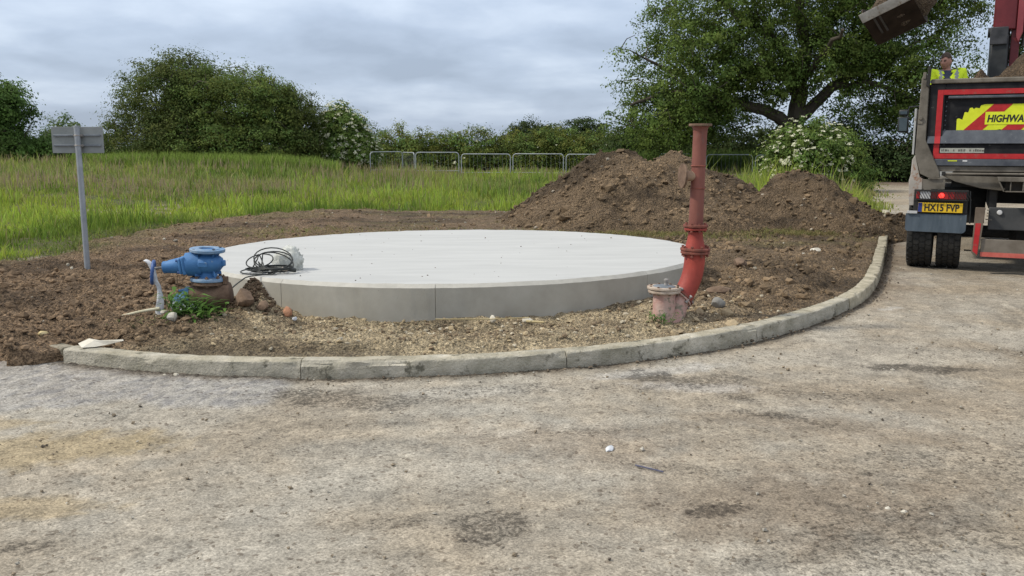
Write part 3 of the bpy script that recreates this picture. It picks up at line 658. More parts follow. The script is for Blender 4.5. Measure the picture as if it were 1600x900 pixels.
# grit on the road
n = 4200
ry = np.exp(rng.uniform(math.log(2.8), math.log(13), n)); rx = rng.uniform(-0.62, 0.66, n) * ry
kd = kerb_dist(rx, ry); sd = poly_sd(rx, ry, SOIL_POLY)
keep = (sd < -0.08) & (rng.random(n) < 0.25 + 0.75 * sstep(0.48, 0.66, fbm(rx * 1.5, ry * 1.5, 3, 211)) + sstep(0.4, 0.1, kd))
rx, ry = rx[keep], ry[keep]; n = len(rx)
size = (0.0028 + 0.009 * rng.random(n) ** 4) * (0.7 + ry / 12)
pick = rng.random((n, 1))
t = np.where(pick < 0.35, np.array((0.42, 0.39, 0.33)), np.where(pick < 0.85, np.array((0.26, 0.21, 0.15)), np.array((0.12, 0.10, 0.08)))) * (0.8 + 0.4 * rng.random((n, 1)))
rzz = (fbm(rx * 0.5, ry * 0.5, 3, 101) - 0.5) * 0.04 + (fbm(rx * 3, ry * 3, 3, 103) - 0.5) * 0.014
grit = scatter('road_grit', np.stack([rx, ry, rzz + size * 0.3], 1), size, t, rng, M['clod'], base=(OCT, OCTF), rough=0.3)
tag(grit, 'loose grit and small stones lying on the road', 'grit', kind='stuff')
# broken soil spilled along the kerb foot and at the far kerb
n = 900
i = rng.integers(0, len(KLINE), n); off = -np.abs(rng.normal(0.02, 0.06, n)); p = KLINE[i] + KN[i] * off[:, None]
far_ = rng.random(260); pf = np.stack([rng.normal(6.7, 0.28, 260), rng.normal(15.3, 0.35, 260)], 1); p = np.concatenate([p, pf])
pl = np.stack([rng.uniform(-4.6, -3.1, 420), 0 * np.arange(420)], 1); pl[:, 1] = 6.08 - np.abs(rng.normal(0, 0.08, 420)) - (pl[:, 0] + 3.3) * 0.02; p = np.concatenate([p, pl])
size = 0.003 + 0.012 * rng.random(len(p)) ** 4; size[n:n + 260] *= 2.2
t = np.array((0.15, 0.118, 0.085)) * (0.6 + 0.8 * rng.random((len(p), 1)))
spill = scatter('spilled_soil', np.column_stack([p, size * 0.35 + 0.004]), size, t, rng, M['clod'])
tag(spill, 'crumbs of soil spilled along the foot of the kerb', 'spilled soil', kind='stuff')

# ------------------------------------------------------------------ spoil heaps
def heap(name, label, C, x0, x1, y0, y1, seed, dark, floor_fn=None):
    step = 0.034
    xs = np.arange(x0, x1, step); ys = np.arange(y0, y1, step); x, y, F = rect_grid(xs, ys)
    h = cones(x, y, C)
    rough = soil_rough(x * 1.0 + seed, y) * 1.15 + (fbm(x * 1.8 + seed, y * 1.8, 4, 221) - 0.5) * 0.24
    gul = fbm(np.arctan2(y - C[0][1], x - C[0][0]) * 6, h * 0.8, 3, 223) - 0.5
    on = sstep(-0.05, 0.18, h)
    z = 0.09 + h + rough * on + gul * 0.07 * on * sstep(0, 0.5, h) - 0.05
    keep_v = h > -0.28
    keepF = keep_v[F].all(1); F = F[keepF]
    used = np.unique(F); remap = np.full(len(x), -1); remap[used] = np.arange(len(used)); F = remap[F]
    x, y, z, h = x[used], y[used], z[used], h[used]
    n = fbm(x * 1.4, y * 1.4, 4, 225)[:, None]; n2_ = fbm(x * 7, y * 7, 4, 227)[:, None]
    c = (BROWN * (1 - n) + BROWN_D * n) * (0.7 + 0.65 * n2_) * dark
    c = c * (1 - 0.45 * sstep(0.50, 0.64, fbm(x * 0.8 + 3 + seed, y * 0.8 + z, 4, 229)))[:, None]
    root = thing(name, label, 'soil heap', (C[0][0], C[0][1], 0.05))
    off = (C[0][0], C[0][1], 0.05)
    np_mesh('heap_body', np.stack([x, y, z], 1), F, np.full(len(F), 4), M['soil'], root, c, True, off)
    k = rng.choice(len(x), 5200 if C is CONES else 3200, replace=False)
    k = k[h[k] > -0.12]
    size = 0.009 + 0.040 * rng.random(len(k)) ** 5 + 0.075 * rng.random(len(k)) ** 60
    t = c[k] * (0.75 + 0.5 * rng.random((len(k), 1)))
    pal = rng.random(len(k)) < 0.05; t[pal] = np.array((0.36, 0.31, 0.24)); size[pal] *= 0.7
    cl = scatter('clods', np.stack([x[k], y[k], z[k] + size * 0.2], 1), size, t, rng, M['clod'], root, offset=off)
    cl['kind'] = 'stuff'
    return root
heap('spoil_heap', 'tall two-topped heap of brown soil behind the round slab and red pipe', CONES, -1.2, 6.2, 13.6, 19.8, 0.0, 1.0)
heap('spoil_heap', 'lower darker mound of soil between the tall heap and the kerb end', CONES2, 2.0, 7.6, 13.8, 18.6, 3.3, 0.84)

# ------------------------------------------------------------------ round concrete slab
def make_pad():
    root = thing('concrete_slab', 'large round pale concrete slab with a smooth top beside the red pipe', 'concrete slab', (PAD_C[0], PAD_C[1], 0.0))
    joints = [math.radians(a) for a in (-119.0, -89.4, -46.5, -10, 30, 75, 120, 165)]
    ang = np.sort(np.concatenate([np.arange(720) * 2 * np.pi / 720 - np.pi] + [j + np.array((-0.0019, -0.0013, -0.0006, 0.0006, 0.0013, 0.0019)) for j in joints])); seg = len(ang)
    gr = np.zeros(seg)
    for j in joints:
        d = np.abs((ang - j + np.pi) % (2 * np.pi) - np.pi); gr = np.maximum(gr, (d < 0.0011).astype(float))
    wob = (fbm(ang * 4, ang * 0, 3, 241) - 0.5) * 0.018 + (fbm(ang * 60, ang * 0, 2, 243) - 0.5) * 0.004
    rows = []
    zt = pad_z(PAD_C[0] + PAD_R * np.cos(ang), PAD_C[1] + PAD_R * np.sin(ang)) - 0.0
    for rr, dz in [(PAD_R + 0.022, None), (PAD_R + 0.022, -0.032)]:
        r_ = rr + wob - gr * 0.012
        z_ = np.full(seg, -0.08) if dz is None else zt + dz + (fbm(ang * 30, ang * 0 + 3, 2, 247) - 0.5) * 0.004
        rows.append(np.stack([r_ * np.cos(ang), r_ * np.sin(ang), z_], 1))
    mid = rows[0].copy(); mid[:, 2] = 0.16; rows.insert(1, mid)
    wall_v = np.concatenate(rows)
    i = np.arange(seg); j = (i + 1) % seg
    wf = np.concatenate([np.stack([k * seg + i, k * seg + j, (k + 1) * seg + j, (k + 1) * seg + i], 1) for k in range(2)])
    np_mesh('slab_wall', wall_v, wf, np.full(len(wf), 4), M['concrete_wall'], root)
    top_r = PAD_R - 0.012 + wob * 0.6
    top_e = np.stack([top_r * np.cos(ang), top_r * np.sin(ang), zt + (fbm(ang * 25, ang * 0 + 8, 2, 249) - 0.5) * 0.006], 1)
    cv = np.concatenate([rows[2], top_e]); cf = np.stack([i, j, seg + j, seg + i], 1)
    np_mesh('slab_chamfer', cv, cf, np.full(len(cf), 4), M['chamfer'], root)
    rings = [top_e]
    for f in np.linspace(0.985, 0.03, 20):
        p = top_e * np.array((f, f, 0)) ; X, Y = p[:, 0], p[:, 1]
        p[:, 2] = pad_z(PAD_C[0] + X, PAD_C[1] + Y) + (fbm(X * 1.6, Y * 1.6, 3, 251) - 0.5) * 0.006
        rings.append(p)
    tv = np.concatenate(rings); nr = len(rings)
    tf = np.concatenate([np.stack([k * seg + i, k * seg + j, (k + 1) * seg + j, (k + 1) * seg + i], 1) for k in range(nr - 1)])
    cen = len(tv); tv = np.concatenate([tv, [[0, 0, pad_z(*PAD_C)]]])
    loops = np.concatenate([tf.ravel(), np.stack([(nr - 1) * seg + i, (nr - 1) * seg + j, np.full(seg, cen)], 1).ravel()])
    sizes = np.concatenate([np.full(len(tf), 4), np.full(seg, 3)])
    np_mesh('slab_top', tv, loops, sizes, M['concrete_top'], root)
    r = np.random.default_rng(3); n = 70
    rr = PAD_R * np.sqrt(r.random(n)) * 0.97; aa = r.random(n) * 6.283; X, Y = rr * np.cos(aa), rr * np.sin(aa)
    s = 0.003 + 0.007 * r.random(n) ** 3
    o = scatter('crumbs', np.stack([X, Y, pad_z(PAD_C[0] + X, PAD_C[1] + Y) + s * 0.4], 1), s, np.array((0.16, 0.13, 0.10)) * (0.6 + 0.9 * r.random((n, 1))), r, M['clod'], root)
    o['kind'] = 'stuff'
make_pad()

# ------------------------------------------------------------------ kerb, stone by stone
kerb = thing('kerb', 'weathered concrete kerb curving round the soil island', 'kerb', (0, 6, 0))
L_ = np.concatenate([[0], np.cumsum(np.linalg.norm(np.diff(KLINE, axis=0), axis=1))])
def kerb_at(s): return np.array([np.interp(s, L_, KLINE[:, 0]), np.interp(s, L_, KLINE[:, 1])]), np.array([np.interp(s, L_, KN[:, 0]), np.interp(s, L_, KN[:, 1])])
def kerb_stone(s0, s1, top, tilt, shift, tint, seed, name='kerb_stone'):
    n = max(6, int((s1 - s0) / 0.03)); prof = []
    for k in range(7): prof.append((0.0 + 0.006 * k / 6, -0.03 + (top + 0.03 - 0.016) * k / 6))
    prof += [(0.007, top - 0.008), (0.016, top - 0.001)]
    for k in range(1, 6): prof.append((0.016 + 0.109 * k / 5, top + 0.001))
    prof.append((0.127, -0.03)); m_ = len(prof); V = []
    for i in range(n + 1):
        s = s0 + (s1 - s0) * i / n; p, nn = kerb_at(s)
        for j, (u, z) in enumerate(prof):
            e1 = (vnoise(s * 9, j * 0.55, seed) - 0.5) * 0.006 + (vnoise(s * 34, j * 1.3, seed + 3) - 0.5) * 0.005
            chip = 0.020 * float(sstep(0.74, 0.88, vnoise(s * 5.5, 7.0, seed + 9))) if j in (6, 7, 8) else 0.0
            uu = u + shift + e1 + chip * 0.7 + (0.008 * float(vnoise(s * 2, 3.0, seed + 5)) if j >= 13 else 0)
            V.append((p[0] + nn[0] * uu, p[1] + nn[1] * uu - 6.0, z + (e1 * 0.6 - chip * 0.6 if 5 < j < m_ - 1 else 0) + tilt * (i / n - 0.5)))
    F = [(i * m_ + j, (i + 1) * m_ + j, (i + 1) * m_ + j + 1, i * m_ + j + 1) for i in range(n) for j in range(m_ - 1)]
    loops = [q for f in F for q in f] + list(range(m_))[::-1] + list(range(n * m_, n * m_ + m_)); sizes = [4] * len(F) + [m_, m_]
    V = np.array(V); zz = V[:, 2]
    nn_ = fbm(V[:, 0] * 3, V[:, 1] * 3 + zz * 4, 4, 261 + seed)[:, None]
    t = np.array(tint) * (1.12 + 0.50 * nn_)
    low = (0.25 * sstep(0.035, 0.0, zz))[:, None]            # mud splashed on the foot
    t = t * (1 - low) + np.array((0.55, 0.45, 0.34)) * low
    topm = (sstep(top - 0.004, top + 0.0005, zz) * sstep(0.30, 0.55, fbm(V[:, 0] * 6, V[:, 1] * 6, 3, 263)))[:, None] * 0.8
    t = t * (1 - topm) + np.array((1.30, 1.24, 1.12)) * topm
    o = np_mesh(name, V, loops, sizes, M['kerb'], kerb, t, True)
    o.data.set_sharp_from_angle(angle=R(50)); return o
rk = random.Random(5); s = 0.0; seed = 0
while s < L_[-1] - 0.3:
    ln = 1.83 if s < 5.0 else 0.914
    e_ = min(s + ln, L_[-1])
    g_ = 0.93 + 0.14 * rk.random()
    x_far = s > 6.6
    kerb_stone(s + 0.003, e_ - 0.003, 0.113 + rk.uniform(-0.003, 0.004), rk.uniform(-0.004, 0.004), rk.uniform(-0.004, 0.004), (g_, g_ * (0.985 if not x_far else 0.95), g_ * (0.97 if not x_far else 0.86)), seed)
    s = e_; seed += 1
# broken stub at the left end, set back
kb = MB()
pts = [(-3.23, 6.27), (-3.40, 6.38), (-3.62, 6.50)]
for i in range(2):
    a, b = pts[i], pts[i + 1]
    d = Vector((b[0] - a[0], b[1] - a[1], 0)).normalized(); nrm = Vector((-d.y, d.x, 0)) * -1
    kb.prism([(0, -0.03), (0.105, -0.03), (0.105, 0.104), (0.012, 0.108), (0.0, 0.098)], (Vector(b) - Vector(a)).length - 0.004, (a[0], a[1], 0), nrm, (0, 0, 1), d)
kb.build('kerb_stone', M['kerb'], kerb, tint=(0.95, 0.9, 0.82), bevel=0.006)

# ------------------------------------------------------------------ vegetation
def leaf_mesh(name, cen, nrm, size, tint, rng, m, parent=None, aspect=0.55, offset=None, smooth=False):
    n = len(cen); nrm = nrm / (np.linalg.norm(nrm, axis=1)[:, None] + 1e-9)
    a = rng.normal(size=(n, 3)); a -= nrm * (a * nrm).sum(1)[:, None]; a /= np.linalg.norm(a, axis=1)[:, None] + 1e-9
    b = np.cross(nrm, a); s = np.asarray(size)[:, None]; w = s * aspect
    V = np.stack([cen - a * s * 0.5, cen + b * w * 0.5 + nrm * s * 0.08, cen + a * s * 0.5, cen - b * w * 0.5 + nrm * s * 0.08], 1)
    F = np.arange(n * 4).reshape(n, 4)
    return np_mesh(name, V.reshape(-1, 3), F, np.full(n, 4), m, parent, np.repeat(tint, 4, axis=0), smooth, offset)
def crown_points(lobes, n, rng, shell=0.55, gap=0.42, gscale=0.8, zmin=0.05, seed=0):
    """cluster centres spread through the lobes' volume, thinned into clumps and gaps; also the outward direction"""
    L_ = np.array(lobes, float); vol = (L_[:, 3] * L_[:, 4] * L_[:, 5]) ** 0.75; out, dirs = [], []
    got = 0
    while got < n:
        k = rng.choice(len(L_), n, p=vol / vol.sum()); d = rng.normal(size=(n, 3)); d /= np.linalg.norm(d, axis=1)[:, None]
        bump = 0.80 + 0.40 * fbm(d[:, 0] * 2.2 + k * 5 + d[:, 2] * 1.7, d[:, 1] * 2.2 - d[:, 2] * 1.3, 3, 301 + seed)
        r = (shell + (1 - shell) * rng.random(n) ** 0.6) * bump
        p = L_[k, :3] + d * r[:, None] * L_[k, 3:6]
        g = 0.5 * fbm(p[:, 0] * gscale + p[:, 1] * 0.4, p[:, 2] * gscale, 3, 305 + seed) + 0.5 * fbm(p[:, 1] * gscale - p[:, 2] * 0.3, p[:, 0] * gscale, 3, 309 + seed)
        ok = (g > gap) & (p[:, 2] > zmin)
        out.append(p[ok]); dirs.append(d[ok]); got += ok.sum()
    return np.concatenate(out)[:n], np.concatenate(dirs)[:n]
def foliage(name, lobes, n_cl, per, leaf, spread, base, rng, parent, shell=0.55, gap=0.42, gscale=0.8, seed=0, zmin=0.05, var=0.35, droop=0.0, pts=None, up=0.5, flat=0.6, hue=0.2):
    c, d = pts if pts is not None else crown_points(lobes, n_cl, rng, shell, gap, gscale, zmin, seed); n_cl = len(c)
    cnt = np.maximum(4, (per * (0.5 + rng.random(n_cl))).astype(int)); idx = np.repeat(np.arange(n_cl), cnt); n = len(idx)
    # each cluster is a spray: drawn out along an outward axis and drooping towards its end
    axv = d * np.array((1, 1, 0.35)) + rng.normal(size=(n_cl, 3)) * np.array((0.5, 0.5, 0.25)); axv /= np.linalg.norm(axv, axis=1)[:, None]
    sp_ = spread * (0.5 + 0.7 * rng.random(n_cl)); al_ = np.clip(rng.normal(size=n), -1.7, 1.7) * 1.2
    off = (axv[idx] * al_[:, None] + np.clip(rng.normal(size=(n, 3)), -1.6, 1.6) * np.array((0.62, 0.62, 0.62 * flat))) * sp_[idx][:, None]; off[:, 2] -= 0.16 * sp_[idx] * al_ ** 2
    P = c[idx] + off; P[:, 2] -= droop * (off[:, 0] ** 2 + off[:, 1] ** 2); keep = P[:, 2] > 0.0; P = P[keep]; idx = idx[keep]; n = len(P)
    nr = rng.normal(size=(n, 3)) * 0.40 + d[idx] * 0.45 + np.array((0, 0, up)) + off[keep] / (np.linalg.norm(off[keep], axis=1)[:, None] + 1e-6) * 0.85
    kind_ = rng.random(n_cl) - 0.5; v = (1 + var * 2 * kind_)[idx] * (0.8 + 0.4 * rng.random(n))
    hu = (hue * (rng.random(n_cl) - 0.35))[idx]
    t = np.asarray(base)[None] * v[:, None] * np.stack([1 + hu * 1.2, np.ones(n), 1 - hu * 0.5], 1)
    off0 = parent.location if parent is not None else (0, 0, 0)
    return leaf_mesh(name, P, nr, leaf * (0.7 + 0.6 * rng.random(n)), t, rng, M['leaf'], parent, offset=off0), c, d
def branches(root, limbs, targets, name='branches', r_end=0.012, seg=5, max_t=400, rng=None, lift=0.15):
    """tubes from the nearest point already grown to each cluster, so twigs join limbs"""
    nodes = [np.array(p) for L_ in limbs for p in L_]; rad = [0.06] * len(nodes)
    N_ = np.array(nodes); t = targets
    if len(t) > max_t: t = t[rng.choice(len(t), max_t, replace=False)]
    order = np.argsort([np.min(np.linalg.norm(N_ - q, axis=1)) for q in t]); mb = MB()
    for i in order:
        q = t[i]; d = np.linalg.norm(N_ - q, axis=1); k = int(np.argmin(d)); p = N_[k]
        if d[k] < 0.15: continue
        mid = (p + q) / 2 + rng.normal(size=3) * d[k] * 0.10 + np.array((0, 0, lift * d[k] * 0.4)); r0 = min(0.07, 0.014 + d[k] * 0.014)
        mb.tube([p, mid, q], [r0, r0 * 0.7, r_end], seg, False); N_ = np.concatenate([N_, [mid], [q]])
    o = mb.build(name, M['bark'], root); o['kind'] = 'stuff'; return o
def limb(pts, step=0.4): return [tuple(p) for p in catmull(pts, step)]

def oak():
    rng = np.random.default_rng(21); B = (12.45, 40.0, 0.0)
    root = thing('oak_tree', 'large spreading oak with thick low limbs and sky showing through its leaves', 'tree', B)
    def P(px_, pz, dy=0.0): return (px_, 40.0 + dy, pz)
    trunk = [P(12.55, -0.2), P(12.45, 0.8), P(12.40, 1.8), P(12.45, 2.6)]
    main = limb([P(12.45, 2.6), P(12.5, 3.3), P(12.55, 4.3), P(12.9, 5.8, .4), P(12.4, 7.6, .3), P(12.7, 10.2, 0)])
    low = limb([P(12.35, 2.1), P(11.6, 2.75, -.2), P(10.5, 3.15, -.5), P(9.2, 3.4, -.6), P(7.8, 3.7, -.6), P(6.3, 3.6, -.7), P(5.1, 3.2, -.7)])
    arch = limb([P(12.5, 3.9), P(11.7, 4.75, .3), P(10.6, 4.8, .3), P(9.7, 4.2, .2), P(8.6, 3.9, 0), P(7.4, 4.6, 0), P(5.8, 5.2, 0)])
    right = limb([P(12.45, 2.5), P(13.1, 3.2, -.2), P(13.9, 4.0, -.3), P(14.9, 4.7, -.3), P(16.5, 5.3, -.2), P(18.6, 5.9, 0)])
    rlow = limb([P(13.9, 4.0, -.3), P(15.2, 4.1, -.8), P(16.6, 3.7, -1), P(17.8, 3.2, -1)])
    upl = limb([P(12.55, 4.3), P(11.3, 6.0, -.3), P(9.6, 7.0, -.4), P(8.0, 8.2, -.3), P(6.6, 8.4, -.2)])
    upr = limb([P(12.9, 5.8, .4), P(14.4, 7.6, .5), P(16.0, 8.8, .5), P(17.6, 9.2, .4)])
    back = limb([P(12.5, 3.6), P(12.0, 5.0, 2), P(11.5, 6.5, 3.5)]); front = limb([P(12.5, 4.0), P(12.8, 5.2, -2), P(13.0, 6.0, -3.6)])
    tb = MB().tube(trunk, [0.62, 0.45, 0.41, 0.38], 14)
    tb.build('trunk', M['bark'], root)
    for L_, r0, r1 in [(main, 0.38, 0.09), (low, 0.30, 0.06), (arch, 0.24, 0.05), (right, 0.28, 0.06), (rlow, 0.14, 0.04), (upl, 0.22, 0.05), (upr, 0.18, 0.05), (back, 0.2, 0.07), (front, 0.18, 0.06)]:
        n = len(L_); q = [(a + rng.normal() * 0.05, b + rng.normal() * 0.05, c + rng.normal() * 0.05) if 0 < i < n - 1 else (a, b, c) for i, (a, b, c) in enumerate(L_)]
        MB().tube(q, list(np.linspace(r0, r1, n)), 9).build('limb', M['bark'], root)
    lobes = [(6.9, 40, 4.6, 3.0, 3.2, 2.7), (8.3, 40, 7.3, 3.0, 3.4, 2.9), (12.2, 40, 9.2, 4.4, 4.2, 3.4), (16.4, 40, 7.3, 3.9, 3.8, 3.3), (17.0, 39.5, 4.4, 2.9, 3.0, 2.0),
             (6.2, 39.4, 2.7, 2.4, 2.4, 1.6), (8.6, 40.5, 3.2, 2.0, 2.2, 1.4), (10.2, 40.2, 5.6, 2.9, 3.2, 1.6), (14.6, 40.2, 5.9, 2.4, 3.0, 1.9), (11.4, 39.6, 4.0, 1.8, 1.6, 1.1), (14.2, 39.4, 3.4, 1.5, 1.5, 1.0), (9.2, 39.0, 4.6, 2.2, 1.8, 1.3), (12.9, 38.9, 5.0, 1.7, 1.5, 1.1), (9.0, 41.5, 2.9, 2.2, 1.8, 1.4), (16.6, 40, 2.9, 1.6, 2, 0.8), (18.3, 39.6, 8.2, 2.4, 2.6, 2.2)]
    fol, c, d = foliage('crown', lobes, 3900, 52, 0.120, 0.33, (0.120, 0.180, 0.042), rng, root, shell=0.25, gap=0.448, gscale=0.70, seed=2, zmin=0.9, var=0.45, droop=0.15)
    branches(root, [main, low, arch, right, rlow, upl, upr, back, front], c, max_t=900, rng=rng)
oak()

def bush(name, label, B, lobes, n_cl, per, leaf, spread, base, seed, cat='bush', group=None, stems=5, flowers=0, flower_r=0.11, zone=None, **kw):
    rng = np.random.default_rng(seed); root = thing(name, label, cat, B, group=group)
    fol, c, d = foliage('foliage', lobes, n_cl, per, leaf, spread, base, rng, root, seed=seed, **kw)
    ls = []; mb = MB()
    top = max(l[2] + l[5] * 0.5 for l in lobes)
    for k in range(stems):
        l = lobes[k % len(lobes)]; q = limb([(B[0] + rng.normal() * 0.25, B[1] + rng.normal() * 0.25, B[2] - 0.1), ((B[0] + l[0]) / 2 + rng.normal() * .2, (B[1] + l[1]) / 2, l[2] * 0.5), (l[0] + rng.normal() * 0.3, l[1] + rng.normal() * .3, l[2] + l[5] * 0.45)])
        mb.tube(q, list(np.linspace(0.035 + top * 0.012, 0.02, len(q))), 6); ls.append(q)
    o_ = mb.build('stems' if stems > 1 else 'trunk', M['bark'], root)
    if stems > 1: o_['kind'] = 'stuff'
    branches(root, ls, c, max_t=min(260, n_cl // 3), rng=rng, seg=4)
    if flowers:
        fc, fd = crown_points(lobes, flowers * 3, rng, 0.97, kw.get('gap', 0.42), kw.get('gscale', 0.8), 0.2, seed)
        k = (fd[:, 1] < 0.35) & (fd[:, 2] > -0.55)
        if zone is not None: k &= zone(fc)
        fc, fd = fc[k][:flowers], fd[k][:flowers]
        nf = len(fc); per_f = 16; idx = np.repeat(np.arange(nf), per_f)
        ax = fd * 0.55 + np.array((0, -0.15, 0.75)); ax /= np.linalg.norm(ax, axis=1)[:, None]
        o = rng.normal(size=(nf * per_f, 3)); o -= ax[idx] * (o * ax[idx]).sum(1)[:, None] * 0.85
        rr = flower_r * (0.6 + 0.7 * rng.random(nf)); P_ = (fc + fd * 0.12)[idx] + o * (rr[idx] * 0.55)[:, None]
        f_ = leaf_mesh('flower_heads', P_, ax[idx] + rng.normal(size=(len(idx), 3)) * 0.3, rr[idx] * 0.7, np.ones((len(idx), 3)), rng, M['flower'], root, aspect=0.9, offset=B)
        f_['kind'] = 'stuff'
    return root
HAW = (0.106, 0.142, 0.038)
bush('hawthorn_tree', 'left and tallest of the three dark hawthorn trees behind the field', (-16.6, 45, 0.4), [(-16.9, 45, 3.6, 2.5, 2.6, 2.2), (-16.2, 45, 4.6, 1.9, 2.2, 1.5), (-18.0, 44.6, 2.2, 1.7, 2.2, 1.9), (-16.2, 44, 1.8, 2.4, 2.3, 1.7)],
     1350, 48, 0.108, 0.34, HAW, 31, 'tree', shell=0.5, gap=0.36, var=0.34, hue=0.25)
bush('hawthorn_tree', 'middle and broadest dark hawthorn tree with paler green sprays', (-13.6, 44.4, 0.4), [(-13.9, 44.2, 3.1, 2.7, 2.4, 2.2), (-12.4, 44.4, 3.5, 2.1, 2.3, 1.9), (-14.2, 43.6, 1.6, 2.6, 2.2, 1.6), (-12.0, 43.8, 1.5, 2.1, 2.0, 1.5), (-15.1, 44.6, 4.2, 1.4, 1.6, 1.2)],
     1550, 48, 0.108, 0.34, (0.130, 0.186, 0.046), 32, 'tree', shell=0.5, gap=0.36, var=0.42, hue=0.3)
bush('hawthorn_tree', 'right and lowest of the three dark hawthorn trees, next to the blossoming elder', (-10.8, 45.4, 0.3), [(-10.55, 45.4, 2.6, 1.15, 1.9, 1.6), (-11.5, 45, 3.1, 1.3, 1.8, 1.6), (-10.6, 45, 1.2, 1.2, 1.7, 1.3), (-10.3, 45.2, 2.0, 1.0, 1.6, 1.5)],
     760, 48, 0.108, 0.30, HAW, 33, 'tree', shell=0.5, gap=0.36, var=0.3, hue=0.25)
bush('ash_tree', 'small leafy green tree cut by the left edge beside the grey sign', (-25.2, 45, 0.3), [(-25.6, 45, 3.0, 2.3, 2.2, 1.9), (-24.2, 45, 1.9, 1.8, 1.9, 1.4), (-26.5, 45, 1.6, 2.2, 2, 1.4), (-24.9, 45, 3.5, 1.3, 1.5, 1.1)],
     640, 48, 0.15, 0.34, (0.100, 0.172, 0.042), 34, 'tree', shell=0.35, gap=0.42, var=0.38, hue=0.1)
bush('sapling', 'pale green sapling just behind the top of the grey sign', (-28.9, 58, 0.2), [(-28.6, 58, 2.0, 1.2, 1.2, 1.3), (-29.6, 58, 1.5, 1.0, 1, 1.0)], 130, 26, 0.17, 0.3, (0.10, 0.155, 0.05), 35, 'tree', shell=0.3, gap=0.40)
bush('low_hedge', 'low dark green hedge behind the field left of the hawthorns', (-24, 49, 0.2), [(x_, 49 + (i % 3) * 0.5, 0.9 + 0.3 * (i % 2), 1.2, 1.0, 0.95) for i, x_ in enumerate(np.arange(-29.5, -18.5, 1.15))],
     560, 34, 0.16, 0.32, (0.055, 0.082, 0.026), 36, 'hedge', stems=10, gap=0.34)
bush('elder_bush', 'rounded elder in cream blossom between the dark hawthorns and the hedge', (-8.75, 46.2, 0.2), [(-8.65, 46.2, 1.9, 1.35, 1.2, 1.55), (-7.8, 46.2, 1.2, 1.0, 1.1, 1.1), (-9.1, 46.0, 1.0, 1.2, 1.1, 1.0)],
     1000, 42, 0.125, 0.25, (0.150, 0.225, 0.056), 37, flowers=380, flower_r=0.095, gap=0.12, var=0.3, shell=0.5)
hx = np.arange(-7.6, 7.2, 0.85)
bush('field_hedge', 'long uneven hedge of mixed green running behind the steel barriers', (0, 52, 0.0),
     [(x_, 52.0 + 0.5 * math.sin(i * 1.7), 1.0 + 0.12 * math.sin(i * 2.3), 0.95, 1.1, 1.38 + 0.20 * math.sin(i * 1.1 + 1) + 0.14 * math.sin(i * 2.9)) for i, x_ in enumerate(hx)],
     1900, 42, 0.115, 0.28, (0.145, 0.198, 0.048), 38, 'hedge', stems=14, gap=0.28, var=0.46, hue=0.45, shell=0.55, flowers=50, flower_r=0.07)
for x_, y_, r_, lab in [(1.7, 118, 2.3, 'left of three far round tree tops above the hedge'), (5.3, 124, 2.1, 'middle and lowest of three far tree tops above the hedge'), (9.2, 116, 2.8, 'right and tallest of three far tree tops above the hedge, beside the oak')]:
    top = {1.7: 4.7, 5.3: 4.5, 9.2: 4.9}[x_]
    bush('distant_tree', lab, (x_, y_, 0), [(x_, y_, top - 1.6, r_, 2, 1.5), (x_ + 0.9, y_, top - 2.0, r_ * 0.8, 2, 1.4), (x_ - 1.2, y_, top - 2.3, r_ * 0.8, 2, 1.4), (x_, y_, 1.6, r_ * 1.2, 2, 1.7)],
         260, 26, 0.30, 0.5, (0.06, 0.09, 0.032), 40 + int(x_), 'tree', stems=1, gap=0.34)
bush('shrub_bank', 'dark shrubs filling the gap under the oak behind the red pipe', (9.0, 46, 0), [(x_, 46 + 0.6 * math.sin(i * 2.1), 1.1 + 0.2 * math.sin(i), 1.2, 1.3, 1.25 + 0.25 * math.sin(i * 1.9)) for i, x_ in enumerate(np.arange(5.6, 14.6, 1.1))],
     900, 38, 0.17, 0.36, (0.055, 0.082, 0.026), 50, 'hedge', stems=9, gap=0.30, var=0.3)
bush('elder_bush', 'large elder in cream blossom growing in front of the oak trunk', (9.9, 30.0, 0), [(9.75, 30, 1.20, 1.25, 1.2, 1.10), (10.5, 30.1, 1.15, 1.0, 1.1, 0.95), (9.3, 29.8, 0.8, 0.95, 1.0, 0.85), (10.9, 29.9, 0.55, 1.0, 0.9, 0.65)],
     820, 44, 0.105, 0.20, (0.135, 0.205, 0.048), 51, flowers=290, flower_r=0.064, gap=0.25, var=0.3, shell=0.62, zone=lambda p: (p[:, 0] < 10.95))
bush('roadside_hedge', 'dark overgrown hedge beyond the road between elder and lorry', (15.5, 38.5, 0), [(x_, 38.2 + 0.7 * math.sin(i * 1.3), 1.0 + 0.2 * math.sin(i * 2.2), 1.3, 1.2, 1.15 + 0.3 * math.sin(i * 1.7)) for i, x_ in enumerate(np.arange(13.0, 27.5, 1.15))],
     1150, 38, 0.15, 0.33, (0.052, 0.080, 0.026), 52, 'hedge', stems=12, gap=0.30, var=0.3)
bush('edge_tree', 'green tree top showing beside the red crane at the right edge', (24.4, 42, 0), [(24.2, 42, 6.2, 1.7, 1.8, 1.7), (25.2, 42, 4.6, 2.0, 2, 1.6), (24.8, 42, 8.0, 1.3, 1.5, 1.2)], 420, 40, 0.17, 0.36, (0.062, 0.10, 0.028), 53, 'tree', stems=3, gap=0.38, shell=0.3)

